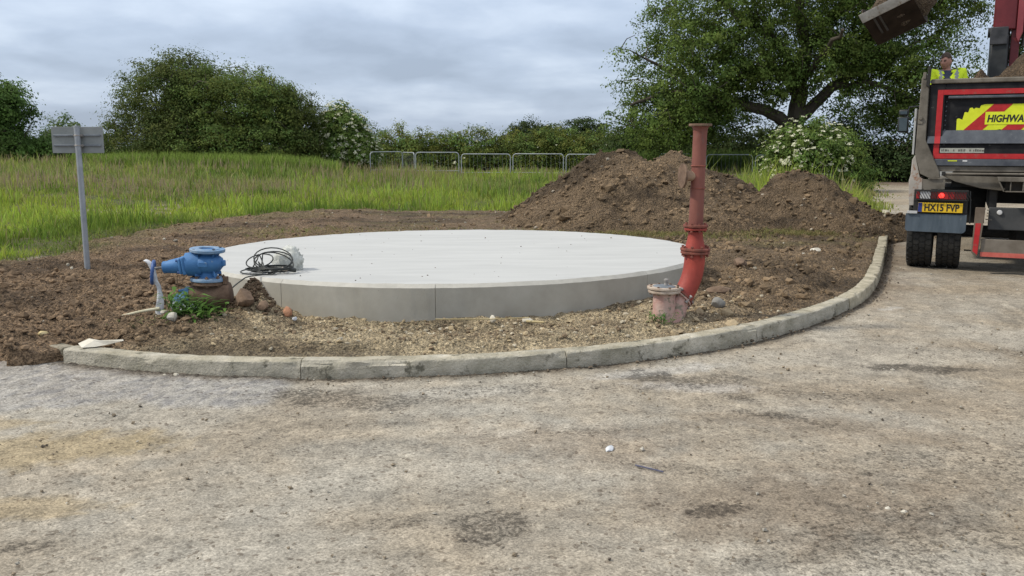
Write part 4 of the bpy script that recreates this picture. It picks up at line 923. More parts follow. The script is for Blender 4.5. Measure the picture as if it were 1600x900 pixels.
# grass: blades denser and finer near the camera
def blades(name, P, h, w, lean, tb, tt, rng, m=None, out=None):
    n = len(P); a = rng.uniform(0, 2 * np.pi, n); d = np.stack([np.cos(a), np.sin(a), 0 * a], 1)
    b = rng.uniform(0, 2 * np.pi, n); l = np.stack([np.cos(b), np.sin(b), 0 * b], 1) * (lean * h)[:, None]; up = np.array((0, 0, 1.0))
    if out is not None: l = (np.column_stack([out, 0 * a]) * 0.75 + l / (lean * h + 1e-6)[:, None] * 0.5) * (lean * h)[:, None]
    w = w[:, None]; H = h[:, None]
    V = np.stack([P - d * w, P + d * w, P + d * w * 0.75 + up * H * 0.55 + l * 0.3, P - d * w * 0.75 + up * H * 0.55 + l * 0.3, P + up * H * (1 - 0.25 * lean[:, None] ** 2) + l], 1)
    T = np.stack([tb, tb, (tb + tt) / 2, (tb + tt) / 2, tt], 1)
    i = (np.arange(n) * 5)[:, None]
    loops = np.concatenate([i + np.array((0, 1, 2, 3)), i + np.array((3, 2, 4))], 1).ravel(); sizes = np.tile([4, 3], n)
    return np_mesh(name, V.reshape(-1, 3), loops, sizes, m or M['grass'], None, T.reshape(-1, 3), True)
rng = np.random.default_rng(77)
nt = 27000; per = 10
ty = np.exp(rng.uniform(math.log(9.0), math.log(50), nt)); tx = rng.uniform(-0.66, 0.66, nt) * ty
fm = field_mask(tx, ty); clump = fbm(tx * 1.1, ty * 1.1, 3, 401)
k = (fm > -0.25) & (rng.random(nt) < sstep(-0.25, 0.4, fm) * (0.40 + 0.9 * sstep(0.35, 0.55, clump))) & ~((tx > 0.2) & (tx < 5.2) & (ty < 19.0))
tx, ty, fm, clump = tx[k], ty[k], fm[k], clump[k]; nt = len(tx)
zone = fbm(tx * 0.20, ty * 0.30, 4, 403); z2 = fbm(tx * 0.55, ty * 0.55, 3, 405)
th = 0.20 + 0.18 * sstep(24, 38, ty) + 0.17 * sstep(0.48, 0.68, z2)
th = th * (0.25 + 0.75 * sstep(0.0, 1.4, fm)) * (0.55 + 0.8 * sstep(0.3, 0.65, clump)) * (0.6 + 0.75 * rng.random(nt))
th = th * np.where((tx > 4.8) & (ty < 29), 2.3, 1.0)
th = th * (1 - 0.32 * sstep(34, 38, ty) * sstep(-5, -3, tx) * sstep(8, 6, tx)) * (1 - 0.40 * sstep(30, 34, ty) * sstep(5, 7, tx))
bright = np.array((0.300, 0.400, 0.066)); mid_ = np.array((0.245, 0.305, 0.082)); deep = np.array((0.125, 0.205, 0.036)); tan_ = np.array((0.36, 0.295, 0.15)); pink = np.array((0.38, 0.29, 0.20)); olive = np.array((0.20, 0.20, 0.068))
fy = np.clip(sstep(30, 21, ty) * sstep(0.30, 0.5, z2 * 0.5 + zone * 0.5) + 0.6 * sstep(0.52, 0.66, fbm(tx * 0.3 + 3, ty * 0.22, 3, 409)), 0, 1)
tc_ = mid_ + (bright - mid_) * fy[:, None]
dk = (sstep(0.54, 0.64, fbm(tx * 0.42, ty * 0.30, 3, 407)) * 0.8)[:, None]; tc_ = tc_ * (1 - dk) + deep * dk
e_ = (sstep(0.9, 0.1, fm) * 0.55)[:, None]; tc_ = tc_ * (1 - e_) + olive * e_
tc_ = tc_ * (0.65 + 0.65 * rng.random((nt, 1))) * np.stack([0.9 + 0.25 * rng.random(nt), np.ones(nt), 0.8 + 0.4 * rng.random(nt)], 1)
i = np.repeat(np.arange(nt), per); n = len(i); rad = (0.05 + 0.0055 * ty)[i]
od = rng.normal(size=(n, 2)) * rad[:, None]; P_ = np.stack([tx[i] + od[:, 0], ty[i] + od[:, 1], 0 * rad], 1); P_[:, 2] = field_z(P_[:, 0], P_[:, 1])
tall = th[i] * (0.6 + 0.6 * rng.random(n)) * np.exp(-0.35 * (od ** 2).sum(1) / rad ** 2)
w = 0.0056 * (ty[i] / 10) ** 0.9 * (0.7 + 0.6 * rng.random(n)) + 0.0012
lean = 0.12 + 0.55 * rng.random(n) ** 1.3
tb = tc_[i] * (0.8 + 0.4 * rng.random((n, 1))); tt = tb * np.array((1.12, 1.08, 1.0))
dry = rng.random(n) < (0.05 + 0.40 * sstep(0.52, 0.62, zone) * sstep(20, 27, ty))[i]
tt[dry] = tan_ * (0.8 + 0.5 * rng.random((dry.sum(), 1))); tb[dry] = (tb[dry] + tan_ * 0.7) / 2
tag(blades('meadow_grass', P_, tall, w, lean, tb, tt, rng, out=od / (np.linalg.norm(od, axis=1)[:, None] + 1e-6)), 'bright green meadow grass covering the field behind the bare soil', 'grass', kind='stuff')
# seed heads: thin pinkish stalks standing above the grass
n = 42000
gy = np.exp(rng.uniform(math.log(15), math.log(48), n)); gx = rng.uniform(-0.66, 0.66, n) * gy
fm = field_mask(gx, gy); zone = fbm(gx * 0.22, gy * 0.35, 4, 403); z3 = fbm(gx * 0.35 + 7, gy * 0.8, 3, 411)
k = (fm > 0.8) & (rng.random(n) < 0.02 + 0.62 * sstep(0.49, 0.60, zone * 0.5 + z3 * 0.5) * sstep(20, 27, gy)) & ~((gx > 0.2) & (gx < 5.2) & (gy < 19.0))
gx, gy = gx[k], gy[k]; n = len(gx); hh = (0.40 + 0.25 * rng.random(n)) * (1 - 0.30 * sstep(34, 38, gy) * sstep(-5, -3, gx) * sstep(8, 6, gx)); wv = 0.0034 * (gy / 10) ** 0.9 * (0.6 + 0.8 * rng.random(n))
P_ = np.stack([gx, gy, field_z(gx, gy) + hh * 0.52], 1)
cc = pink * (0.7 + 0.6 * rng.random((n, 1))); cc = np.where(rng.random((n, 1)) < 0.4, tan_ * (0.7 + 0.6 * rng.random((n, 1))), cc)
tag(blades('grass_seed_heads', P_, hh * 0.52, wv, 0.1 + 0.25 * rng.random(n), cc * 0.8, cc, rng), 'pinkish dry seed heads standing above the meadow grass', 'grass', kind='stuff')
# tall nettles and docks before the hedge
n = 26000
gx = np.concatenate([rng.uniform(-19, -7.4, 15000), rng.uniform(4.0, 12.5, 11000)]); gy = np.concatenate([rng.uniform(38, 46.5, 15000), rng.uniform(42, 45, 11000)])
k = rng.random(n) < sstep(0.38, 0.52, fbm(gx * 0.5, gy * 0.5, 3, 415)); gx, gy = gx[k], gy[k]; n = len(gx)
hh = np.where(gx < 0, 0.62, 1.0) * (0.75 + 0.5 * rng.random(n)) * (0.8 + 0.4 * fbm(gx * 0.8, gy * 0.8, 2, 417)); P_ = np.stack([gx, gy, field_z(gx, gy)], 1)
tb = np.where((gx < 0)[:, None], np.array((0.19, 0.26, 0.055)), np.array((0.11, 0.165, 0.042))) * (0.65 + 0.7 * rng.random((n, 1)))
tag(blades('tall_weeds', P_, hh, 0.020 + 0.02 * rng.random(n), 0.1 + 0.3 * rng.random(n), tb, tb * 1.15, rng), 'tall nettles and rank grass standing in front of the hedge', 'weeds', kind='stuff')
# mown and flattened grass along the edge of the bare ground, and stray tufts on the soil
n = 26000
gy = np.exp(rng.uniform(math.log(9.5), math.log(21), n)); gx = rng.uniform(-0.66, 0.2, n) * gy; fm = field_mask(gx, gy)
k = (rng.random(n) < sstep(-0.9, 0.1, fm) * sstep(0.9, 0.2, fm) * sstep(0.35, 0.6, fbm(gx * 1.5, gy * 1.5, 3, 421))); gx, gy = gx[k], gy[k]; n = len(gx)
zz = np.maximum(field_z(gx, gy), soil_h(gx, gy)[0]) + 0.005 + 0.03 * rng.random(n)
P_ = np.stack([gx, gy, zz], 1); hh = 0.05 + 0.09 * rng.random(n)
cc = np.where(rng.random((n, 1)) < 0.5, np.array((0.155, 0.165, 0.065)), np.array((0.10, 0.13, 0.045))) * (0.7 + 0.6 * rng.random((n, 1)))
tag(blades('cut_grass', P_, hh, 0.003 + 0.004 * rng.random(n), 0.8 + 1.6 * rng.random(n), cc, cc, rng), 'flattened mown grass along the edge of the bare soil', 'grass', kind='stuff')
n = 5000
gx = np.concatenate([rng.normal(4.6, 0.35, 1500), rng.normal(2.2, 0.9, 1800), rng.uniform(-4, 4, 1700)]); gy = np.concatenate([rng.normal(14.3, 0.18, 1500), rng.normal(14.1, 0.2, 1800), rng.uniform(13, 14.8, 1700)])
zz = soil_h(gx, gy)[0]; k = zz > 0.02; P_ = np.stack([gx, gy, zz + 0.02 * rng.random(n)], 1)[k]; n = len(P_)
cc = np.where(rng.random((n, 1)) < 0.6, np.array((0.27, 0.225, 0.10)), np.array((0.17, 0.18, 0.06))) * (0.7 + 0.6 * rng.random((n, 1)))
tag(blades('dry_grass', P_, 0.04 + 0.07 * rng.random(n), 0.003 + 0.004 * rng.random(n), 0.8 + 1.6 * rng.random(n), cc, cc, rng), 'dried straw coloured grass lying at the foot of the spoil heaps', 'grass', kind='stuff')

# ------------------------------------------------------------------ grey sign seen from behind
sg = thing('road_sign', 'grey back of a small road sign on a leaning-looking steel post at the left', 'sign', (-4.70, 9.83, 0.0))
MB().tube([(-4.70, 9.83, -0.1), (-4.70, 9.83, 1.2), (-4.702, 9.83, 1.735)], 0.030, 16).build('post', M['galv'], sg)
MB().lathe([(0.031, 0), (0.033, 0.004), (0.031, 0.012)], (-4.702, 9.83, 1.733)).build('post_cap', M['galv'], sg)
MB().span((-5.010, 9.885, 1.452), (-4.447, 9.890, 1.735)).build('sign_plate', M['sign_back'], sg, bevel=0.002)
for z_ in (1.535, 1.642):
    MB().span((-4.985, 9.868, z_ - 0.010), (-4.475, 9.885, z_ + 0.010)).build('rail', M['grey_metal'], sg, bevel=0.002)
    c_ = MB().torus((-4.70, 9.83, z_), (0, 0, 1), 0.032, 0.006, 20, 6); c_.span((-4.675, 9.83, z_ - 0.012), (-4.655, 9.868, z_ + 0.012)); c_.span((-4.745, 9.83, z_ - 0.012), (-4.725, 9.868, z_ + 0.012))
    c_.build('clamp', M['bolt'], sg)

# ------------------------------------------------------------------ steel pedestrian barriers
def barrier(a, b, label):
    a, b = Vector((*a, 0)), Vector((*b, 0)); za = float(field_z(a.x, a.y)) - 0.03
    root = thing('steel_barrier', label, 'barrier', (a.x, a.y, za), group='steel pedestrian barriers across the field')
    top = 1.08; d = (b - a); L_ = d.length; d.normalize(); r = 0.16
    def P(u, z): return a + d * u + Vector((0, 0, za + z))
    path = [P(0.02, 0)] + [P(0.02, top - r)] + [P(0.02 + r - r * math.cos(t), top - r + r * math.sin(t)) for t in np.linspace(0.25, math.pi / 2, 5)] + \
           [P(L_ - 0.02 - r + r * math.sin(t), top - r + r * math.cos(t)) for t in np.linspace(0, math.pi / 2 - 0.25, 5)] + [P(L_ - 0.02, top - r), P(L_ - 0.02, 0)]
    MB().tube(path, 0.023, 8).build('frame', M['barrier'], root)
    MB().tube([P(0.02, 0.2), P(L_ - 0.02, 0.2)], 0.016, 6).build('bottom_rail', M['barrier'], root)
    for k in range(1, 12):
        MB().tube([P(L_ * k / 12, 0.2), P(L_ * k / 12, top)], 0.0028, 4, False).build('bar', M['galv'], root)
    n_ = Vector((-d.y, d.x, 0))
    for u in (0.25, L_ - 0.25):
        MB().tube([P(u, 0.2), P(u, 0.03) + n_ * 0.02, P(u, 0.02) + n_ * 0.3], 0.014, 6).tube([P(u, 0.03), P(u, 0.02) - n_ * 0.3], 0.014, 6).build('foot', M['barrier'], root)
pts = [(-4.70, 44.0), (-2.46, 43.7), (0.03, 43.2), (2.52, 42.4), (4.66, 41.9), (6.70, 41.3), (8.72, 40.7), (10.80, 40.2), (12.9, 39.8)]
barrier((-7.0, 44.6), (-5.58, 46.1), 'leftmost barrier of the row, turned away from the others')
barrier((-5.58, 46.15), (-4.76, 44.1), 'foreshortened barrier joining the turned one to the straight row')
names = ['first barrier of the straight row, right of the two turned ones', 'second barrier of the straight row, before the hedge', 'third barrier of the straight row, left of the one by the tall heap',
         'barrier whose right end disappears behind the tall heap', 'barrier hidden behind the top of the tall heap', 'barrier whose right end shows between heap and red pipe', 'barrier standing just right of the red pipe', 'rightmost barrier running in behind the blossoming elder']
for i in range(8):
    a, b = pts[i], pts[i + 1]
    if i in (4,): continue
    d_ = Vector(b) - Vector(a); d_.normalize(); barrier(a, (b[0] - d_.x * 0.09, b[1] - d_.y * 0.09), names[i])

# ------------------------------------------------------------------ blue gate valve on its rusty tee
VX, VY = -2.52, 7.36
gv = thing('gate_valve', 'blue gate valve with handwheel bolted upright on a rusty pipe', 'valve', (VX, VY, 0.05))
ax = Vector((-0.97, -0.16, -0.10)).normalized()
def V3(x, y, z): return (VX + x, VY + y, z)
tilt = Vector((0.06, -0.03, 1)).normalized()
MB().lathe([(0.075, 0.002), (0.138, 0.0), (0.142, 0.004), (0.142, 0.022), (0.138, 0.026), (0.10, 0.026), (0.098, 0.030), (0.070, 0.030), (0.066, 0.026), (0.064, -0.05), (0.062, -0.05)], V3(0.002, 0, 0.672), tilt, 40).build('top_flange', M['blue_rim'], gv)
hb = MB()
for k in range(4):
    a_ = math.pi / 4 + k * math.pi / 2; hb.lathe([(0.012, 0), (0.012, 0.004)], V3(0.116 * math.cos(a_), 0.116 * math.sin(a_), 0.697), tilt, 10)
hb.build('bolt_hole_discs', M['dark'], gv)  # near-black discs on the flange, colour standing in for shade inside holes
MB().lathe([(0.080, 0.0), (0.073, 0.02), (0.074, 0.05), (0.098, 0.068), (0.122, 0.10), (0.126, 0.13), (0.118, 0.165), (0.090, 0.188), (0.072, 0.20), (0.074, 0.24)], V3(0.0, 0, 0.45), (0.03, 0, 1), 36).build('valve_body', M['blue'], gv)
for k in range(4):
    a_ = math.pi / 4 + k * math.pi / 2; c_, s_ = math.cos(a_), math.sin(a_)
    MB().prism([(0.060, 0.475), (0.118, 0.475), (0.112, 0.50), (0.085, 0.535), (0.085, 0.615), (0.112, 0.65), (0.118, 0.672), (0.060, 0.672)], 0.014, (VX - s_ * 0.007, VY + c_ * 0.007, 0), (c_, s_, 0), (0, 0, 1), (s_, -c_, 0)).build('body_rib', M['blue'], gv, bevel=0.003)
tbl = MB()
for k in range(8):
    a_ = k * math.pi / 4 + 0.2; p_ = V3(0.118 * math.cos(a_), 0.118 * math.sin(a_), 0.452); tbl.lathe([(0.013, 0), (0.013, 0.014), (0.008, 0.015), (0.008, 0.026)], p_, (0, 0, 1), 6)
tbl.build('nuts', M['rust'], gv)['kind'] = 'stuff'
MB().box(V3(0.0, -0.118, 0.578), (0.075, 0.02, 0.045)).build('cast_pad', M['blue'], gv, bevel=0.005)
MB().box(V3(0.128, 0.0, 0.575), (0.03, 0.06, 0.05)).build('body_lug', M['blue'], gv, bevel=0.008)
b0 = Vector(V3(-0.05, -0.01, 0.578))
MB().lathe([(0.105, 0.0), (0.102, 0.06), (0.098, 0.09), (0.098, 0.115)], b0, ax, 28).build('bonnet_neck', M['blue'], gv)
rotb = ax.to_track_quat('X', 'Z').to_matrix()
bf = MB().box(b0 + ax * 0.128, (0.034, 0.175, 0.15), rotb); bf.box(b0 + ax * 0.158, (0.026, 0.16, 0.135), rotb); bf.build('bonnet_flange', M['blue'], gv, bevel=0.012)
bb = MB()
for sy in (-1, 1):
    for sz in (-1, 1): bb.lathe([(0.011, 0), (0.011, 0.016), (0.007, 0.018)], b0 + ax * 0.17 + rotb @ Vector((0, 0.062 * sy, 0.05 * sz)), ax, 6)
bb.build('bonnet_bolts', M['blue_dark'], gv)
MB().lathe([(0.066, 0.0), (0.064, 0.02), (0.054, 0.09), (0.050, 0.10), (0.050, 0.135), (0.042, 0.142), (0.02, 0.145)], b0 + ax * 0.165, ax, 26).build('bonnet', M['blue'], gv)
MB().lathe([(0.012, 0), (0.012, 0.085)], b0 + ax * 0.30, ax, 10).build('stem', M['bolt'], gv)
hw_c = b0 + ax * 0.385 + Vector((0.0, 0, -0.03)); hw_ax = (ax + Vector((0, -0.12, 0.22))).normalized()
hw = MB().torus(hw_c, hw_ax, 0.092, 0.014, 32, 8).lathe([(0.026, -0.018), (0.026, 0.018)], hw_c, hw_ax, 12)
u_ = hw_ax.orthogonal().normalized(); w_ = hw_ax.cross(u_)
for k in range(4):
    dd = u_ * math.cos(k * math.pi / 2 + .4) + w_ * math.sin(k * math.pi / 2 + .4); hw.tube([hw_c + dd * 0.02, hw_c + dd * 0.09], 0.008, 6)
hw.build('handwheel', M['blue_dark'], gv)
MB().lathe([(0.085, 0.03), (0.142, 0.026), (0.146, 0.02), (0.146, 0.004), (0.142, 0.0), (0.08, 0.0)], V3(0.0, 0, 0.43), (0.03, 0, 1), 40).build('lower_flange', M['blue_rim'], gv)
MB().lathe([(0.08, 0.0), (0.138, 0.0), (0.142, -0.024), (0.085, -0.03), (0.075, -0.06), (0.085, -0.12)], V3(0.0, 0, 0.428), (0.03, 0, 1), 32).build('pipe_flange', M['rust'], gv)
fb = MB()
for k in range(8):
    a_ = k * math.pi / 4 + 0.2; p_ = V3(0.118 * math.cos(a_), 0.118 * math.sin(a_), 0.385); fb.lathe([(0.014, 0), (0.014, 0.022), (0.009, 0.022), (0.009, 0.068), (0.016, 0.068), (0.016, 0.084)], p_, (0, 0, 1), 6)
fb.box(V3(0.150, -0.03, 0.438), (0.035, 0.05, 0.06)); fb.build('flange_bolts', M['rust'], gv, bevel=0.002)
tb_ax = Vector((-1, -0.12, -0.10)).normalized(); t0 = Vector(V3(0.175, 0.02, 0.315))
MB().lathe([(0.055, -0.01), (0.098, 0.0), (0.112, 0.03), (0.115, 0.18), (0.108, 0.26), (0.104, 0.318), (0.09, 0.325)], t0, tb_ax, 30).build('rusty_tee', M['rust'], gv)
MB().tube([V3(0.09, 0.02, 0.33), V3(0.11, 0.0, 0.15), V3(0.11, 0, -0.1)], [0.075, 0.06, 0.058], 14).build('buried_leg', M['rust'], gv)
cp = MB().lathe([(0.098, 0.0), (0.102, 0.006), (0.102, 0.03), (0.095, 0.036), (0.078, 0.04), (0.072, 0.075), (0.052, 0.10), (0.046, 0.135), (0.03, 0.15)], t0 + tb_ax * 0.325, tb_ax, 26)
for k in range(6):
    a_ = k * math.pi / 3; u2 = tb_ax.orthogonal().normalized(); w2 = tb_ax.cross(u2); cp.lathe([(0.013, 0), (0.013, 0.03), (0.009, 0.032), (0.009, 0.055)], t0 + tb_ax * 0.355 + (u2 * math.cos(a_) + w2 * math.sin(a_)) * 0.082, tb_ax, 6)
cp.build('blue_end_cap', mat('faded_blue_cap', (0.06, 0.17, 0.30), (0.16, 0.29, 0.42), scale=14, rough=0.7, bump=0.2, spots=(0.13, 0.11, 0.09), spot_scale=16, spot_th=0.64), gv)

# white tape hanging from the handwheel
def ribbon(name, pts, widths, dirs, m, label, cat, thick=0.002, jit=0.0, seed=1):
    P = catmull(pts, 0.02); n = len(P); rr = np.random.default_rng(seed); W = np.interp(np.linspace(0, 1, n), np.linspace(0, 1, len(widths)), widths)
    D_ = np.stack([np.interp(np.linspace(0, 1, n), np.linspace(0, 1, len(dirs)), [d[k] for d in dirs]) for k in range(3)], 1); D_ /= np.linalg.norm(D_, axis=1)[:, None]
    V = []
    for i in range(n):
        bend = math.sin(i * 0.9) * jit
        for k, u in enumerate((-1, -0.33, 0.33, 1)):
            q = P[i] + D_[i] * W[i] * u * 0.5 + np.array((0.3, -1, 0)) * (bend * (1 if k in (1, 2) else -1) + rr.normal() * jit * 0.4); V.append(q)
    V = np.array(V); F = [(i * 4 + k, i * 4 + k + 1, i * 4 + 5 + k, i * 4 + 4 + k) for i in range(n - 1) for k in range(3)]
    base = tuple(P[-1]); o = np_mesh(name, V - np.array(base), np.array(F).ravel(), np.full(len(F), 4), m, None, None, True); o.location = base
    s_ = o.modifiers.new('thickness', 'SOLIDIFY'); s_.thickness = thick
    return tag(o, label, cat)
hx_, hy_, hz_ = hw_c.x, hw_c.y, hw_c.z
ribbon('barrier_tape', [(hx_ - 0.055, hy_ - 0.02, hz_ + 0.105), (hx_ - 0.01, hy_ - 0.04, hz_ + 0.085), (hx_ + 0.025, hy_ - 0.045, hz_ + 0.01), (hx_ + 0.03, hy_ - 0.045, hz_ - 0.07), (hx_ + 0.055, hy_ - 0.04, hz_ - 0.11), (hx_ + 0.058, hy_ - 0.035, hz_ - 0.22), (hx_ + 0.04, hy_ - 0.03, hz_ - 0.33), (hx_ + 0.035, hy_ - 0.05, hz_ - 0.385)],
       [0.03, 0.045, 0.032, 0.05, 0.035, 0.055, 0.075, 0.04], [(1, 0, 0.5), (1, 0, 0.3), (1, 0.2, 0.2), (1, -0.2, 0), (1, 0.3, 0), (1, 0, 0.1), (1, 0.1, 0)], M['tape'], 'strip of white tape hanging from the blue handwheel', 'tape', 0.0015, 0.004)
hs = MB().tube([tuple(p) for p in catmull([(hx_ + 0.05, hy_ - 0.04, 0.215), (hx_ - 0.10, hy_ - 0.09, 0.195), (hx_ - 0.26, hy_ - 0.13, 0.155), (hx_ - 0.37, hy_ - 0.17, 0.105), (hx_ - 0.42, hy_ - 0.22, 0.055)], 0.02)],
               list(np.linspace(0.013, 0.008, len(catmull([(hx_ + 0.05, hy_ - 0.04, 0.215), (hx_ - 0.10, hy_ - 0.09, 0.195), (hx_ - 0.26, hy_ - 0.13, 0.155), (hx_ - 0.37, hy_ - 0.17, 0.105), (hx_ - 0.42, hy_ - 0.22, 0.055)], 0.02)))), 8)
tag(hs.build('hose', M['hose']), 'pale yellow hose curving out of the soil left of the blue valve', 'hose')

# weeds
def weed(name, label, c, n, r, h, leaf_l, seed, colr=None):
    rr = np.random.default_rng(seed); root = thing(name, label, 'plant', c); st = MB(); V, F, T = [], [], []
    for i in range(n):
        a = rr.uniform(0, 6.283); q = r * math.sqrt(rr.random()) * np.array((1.25 * math.cos(a), 0.8 * math.sin(a))); hh = h * (0.35 + 0.65 * rr.random())
        tipv = np.array((q[0] * 1.45 + rr.normal() * 0.02, q[1] * 1.45 - 0.02 + rr.normal() * 0.02, hh)); p0 = np.array((q[0], q[1], -0.03))
        st.tube([p0, (p0 + tipv) / 2 + rr.normal(size=3) * 0.01, tipv], [0.003, 0.0025, 0.0015], 4, False)
        for k in range(6):
            f = 0.3 + 0.7 * k / 5; p = p0 + (tipv - p0) * f; b = rr.uniform(0, 6.283); d = np.array((math.cos(b), math.sin(b), rr.uniform(-0.1, 0.8))); d /= np.linalg.norm(d)
            L_ = leaf_l * (0.5 + 0.8 * rr.random()); w = np.cross(d, (0, 0, 1)); w /= np.linalg.norm(w) + 1e-6; w = w * L_ * 0.10; k0 = len(V)
            V += [p, p + d * L_ * 0.45 + w, p + d * L_ - np.array((0, 0, 0.25 * L_)), p + d * L_ * 0.45 - w]; F.append((k0, k0 + 1, k0 + 2, k0 + 3))
            t = np.array(colr or (0.062, 0.135, 0.026)) * (0.6 + 0.8 * rr.random()); T += [t] * 4
    st.build('stems', M['plant'], root, world_space=False)['kind'] = 'stuff'
    np_mesh('leaf_cluster', V, np.array(F).ravel(), np.full(len(F), 4), M['leaf'], root, np.array(T), True)
weed('weed_clump', 'clump of dark green weeds growing against the rusty pipe under the blue valve', (-2.54, 7.08, 0.10), 46, 0.15, 0.30, 0.15, 61, (0.105, 0.20, 0.042))
weed('weed_clump', 'small sparse weeds in the soil right behind the pale plastic scrap', (-2.95, 6.78, 0.13), 16, 0.10, 0.07, 0.06, 62, (0.12, 0.15, 0.045))
weed('seedling', 'small bright green seedling at the foot of the pink hydrant stub', (1.22, 7.16, 0.12), 16, 0.055, 0.09, 0.06, 63, (0.10, 0.22, 0.05))
weed('dry_weed', 'low straggly weeds beside the white stone in front of the blue valve', (-2.78, 6.86, 0.13), 22, 0.11, 0.09, 0.06, 64, (0.15, 0.16, 0.06))
ds = MB().tube([(-2.98, 7.9, 0.12), (-2.985, 7.9, 0.4), (-2.99, 7.89, 0.66)], [0.004, 0.003, 0.0015], 5)
for k, z_ in enumerate((0.34, 0.42, 0.5, 0.56)): ds.tube([(-2.984, 7.9, z_), (-2.984 + (0.07 if k % 2 else -0.06), 7.88, z_ + 0.05)], [0.002, 0.001], 4)
tag(ds.build('dry_stalk', M['dry_stem']), 'thin dark dead plant stalk standing behind the blue handwheel', 'stalk')

# stones and scraps big enough to pick out
def stone(label, c, size, m, seed, sub=(ICO2, ICO2F), name='stone', cat='stone', scale=(1, 1, 0.75), rough=0.22):
    rr = np.random.default_rng(seed); v, f = sub; d = v.copy()
    nz = fbm(v[:, 0] * 1.4 + v[:, 2] + seed, v[:, 1] * 1.4 - v[:, 2] * 0.7, 3, seed); v = d * (0.72 + 0.55 * nz)[:, None]
    for k in range(5):                               # flat broken faces
        q = rr.normal(size=3); q /= np.linalg.norm(q); lim = 0.62 + 0.2 * rr.random(); pr = v @ q; over = pr > lim; v[over] -= np.outer(pr[over] - lim, q)
    v = v * np.array(scale) * size; o = np_mesh(name, v, f.ravel(), np.full(len(f), 3), m, None, None, True); o.location = c; o.rotation_euler = (0, 0, rr.uniform(0, 6))
    o.data.set_sharp_from_angle(angle=R(28))
    return tag(o, label, cat)
def on_soil(x, y, up): return (x, y, float(soil_h(np.array([x]), np.array([y]))[0][0]) + up)
stone('big red-brown lump of clay at the right foot of the heap by the valve', on_soil(-2.19, 7.20, 0.045), 0.085, M['stone_brown'], 71, (ICO3, ICO3F), scale=(1.15, 0.9, 0.9))
stone('brown lump of clay just right of the bigger red-brown lump', on_soil(-2.04, 7.19, 0.02), 0.055, M['stone_brown'], 72, scale=(1.2, 0.9, 0.8))
stone('broken piece of orange brick lying against the round slab', on_soil(-1.86, 7.27, 0.03), 0.05, M['brick'], 73, name='brick_fragment', cat='brick', scale=(1.1, 0.7, 1.0))
stone('white shard beside the broken orange brick', on_soil(-1.79, 7.24, 0.012), 0.026, M['tape'], 74, name='shard', cat='shard', scale=(1.4, 0.7, 0.7))
stone('squarish white stone in front of the weeds by the valve', on_soil(-2.66, 6.88, 0.03), 0.046, M['stone'], 75, scale=(1, 0.9, 0.95))
stone('white chunk under the end of the hanging tape', on_soil(-2.78, 7.26, 0.05), 0.05, M['tape'], 76, scale=(1.0, 0.8, 1.1))
stone('small white stone left of the chunk under the tape', on_soil(-2.80, 7.10, 0.03), 0.03, M['stone'], 77)
stone('white rubble tucked behind the weeds under the blue end cap', on_soil(-2.66, 7.25, 0.05), 0.055, M['tape'], 78, scale=(1.4, 0.8, 0.8))
stone('yellowish stone on the soil left of the kerb end', on_soil(-3.50, 6.55, 0.012), 0.035, mat('ochre_stone', (0.46, 0.36, 0.17), (0.56, 0.46, 0.26), scale=14, rough=0.9), 79, scale=(1.2, 0.8, 0.6))
stone('larger of two pale stones on the road at the kerb foot', (-2.26, 5.865, 0.014), 0.021, M['stone'], 80)
stone('smaller of two pale stones on the road at the kerb foot', (-2.345, 5.875, 0.010), 0.014, M['stone'], 81)
stone('flat white chalky stone lying alone in the middle of the road', (0.50, 4.40, 0.008), 0.034, M['tape'], 82, scale=(1.3, 0.6, 0.35))
stone('left of two white stone chips near the right bottom of the road', (1.61, 3.64, 0.006), 0.014, M['stone'], 83)
stone('right of two white stone chips near the right bottom of the road', (1.665, 3.60, 0.006), 0.018, M['stone'], 84)
stone('rounded grey stone on the soil right of the red pipe bend', on_soil(1.80, 7.72, 0.035), 0.06, mat('grey_stone', (0.17, 0.165, 0.15), (0.25, 0.24, 0.22), scale=12, rough=0.9), 85, (ICO3, ICO3F), scale=(1, 1, 0.95))
stone('brown flat rock lying on the soil right of the pipe', on_soil(2.55, 9.95, 0.03), 0.10, M['stone_brown'], 86, (ICO3, ICO3F), scale=(1.3, 0.8, 0.55))
stone('long dark clod behind the grey stone by the pipe', on_soil(2.0, 8.5, 0.03), 0.10, M['stone_brown'], 87, scale=(1.6, 0.8, 0.5))
stone('pale flat slab of stone at the right foot of the lower heap', on_soil(5.55, 14.75, 0.10), 0.15, mat('tan_stone', (0.25, 0.19, 0.125), (0.34, 0.27, 0.19), scale=8, rough=0.9), 88, (ICO3, ICO3F), scale=(1.35, 0.8, 0.5))
stone('pale stone on the kerb side of the bare ground before the lower heap', on_soil(4.05, 11.9, 0.03), 0.09, M['stone'], 89, scale=(1.3, 0.8, 0.5))
stone('pale disc-like stone standing against the round slab front', on_soil(-0.16, 7.22, 0.03), 0.04, M['stone'], 90, scale=(1.1, 0.6, 0.9))
stone('grey stone against the slab right of the disc-like one', on_soil(0.13, 7.24, 0.025), 0.045, M['stone'], 91, scale=(1.2, 0.8, 0.7))
stone('white stone at the left foot of the tall heap', (0.02, 18.1, 0.16), 0.09, M['tape'], 92)
tag(MB().tube([(-0.62, 7.12, 0.150), (-0.2, 7.11, 0.152), (0.14, 7.13, 0.16)], 0.005, 6).build('stick', M['straw']), 'thin pale rod lying along the foot of the slab', 'rod')
tag(MB().tube([on_soil(0.12, 7.17, 0.02), on_soil(0.26, 7.06, 0.05)], [0.012, 0.007], 7).build('wood_offcut', M['straw']), 'short splintered offcut lying among the gravel by the slab', 'wood')
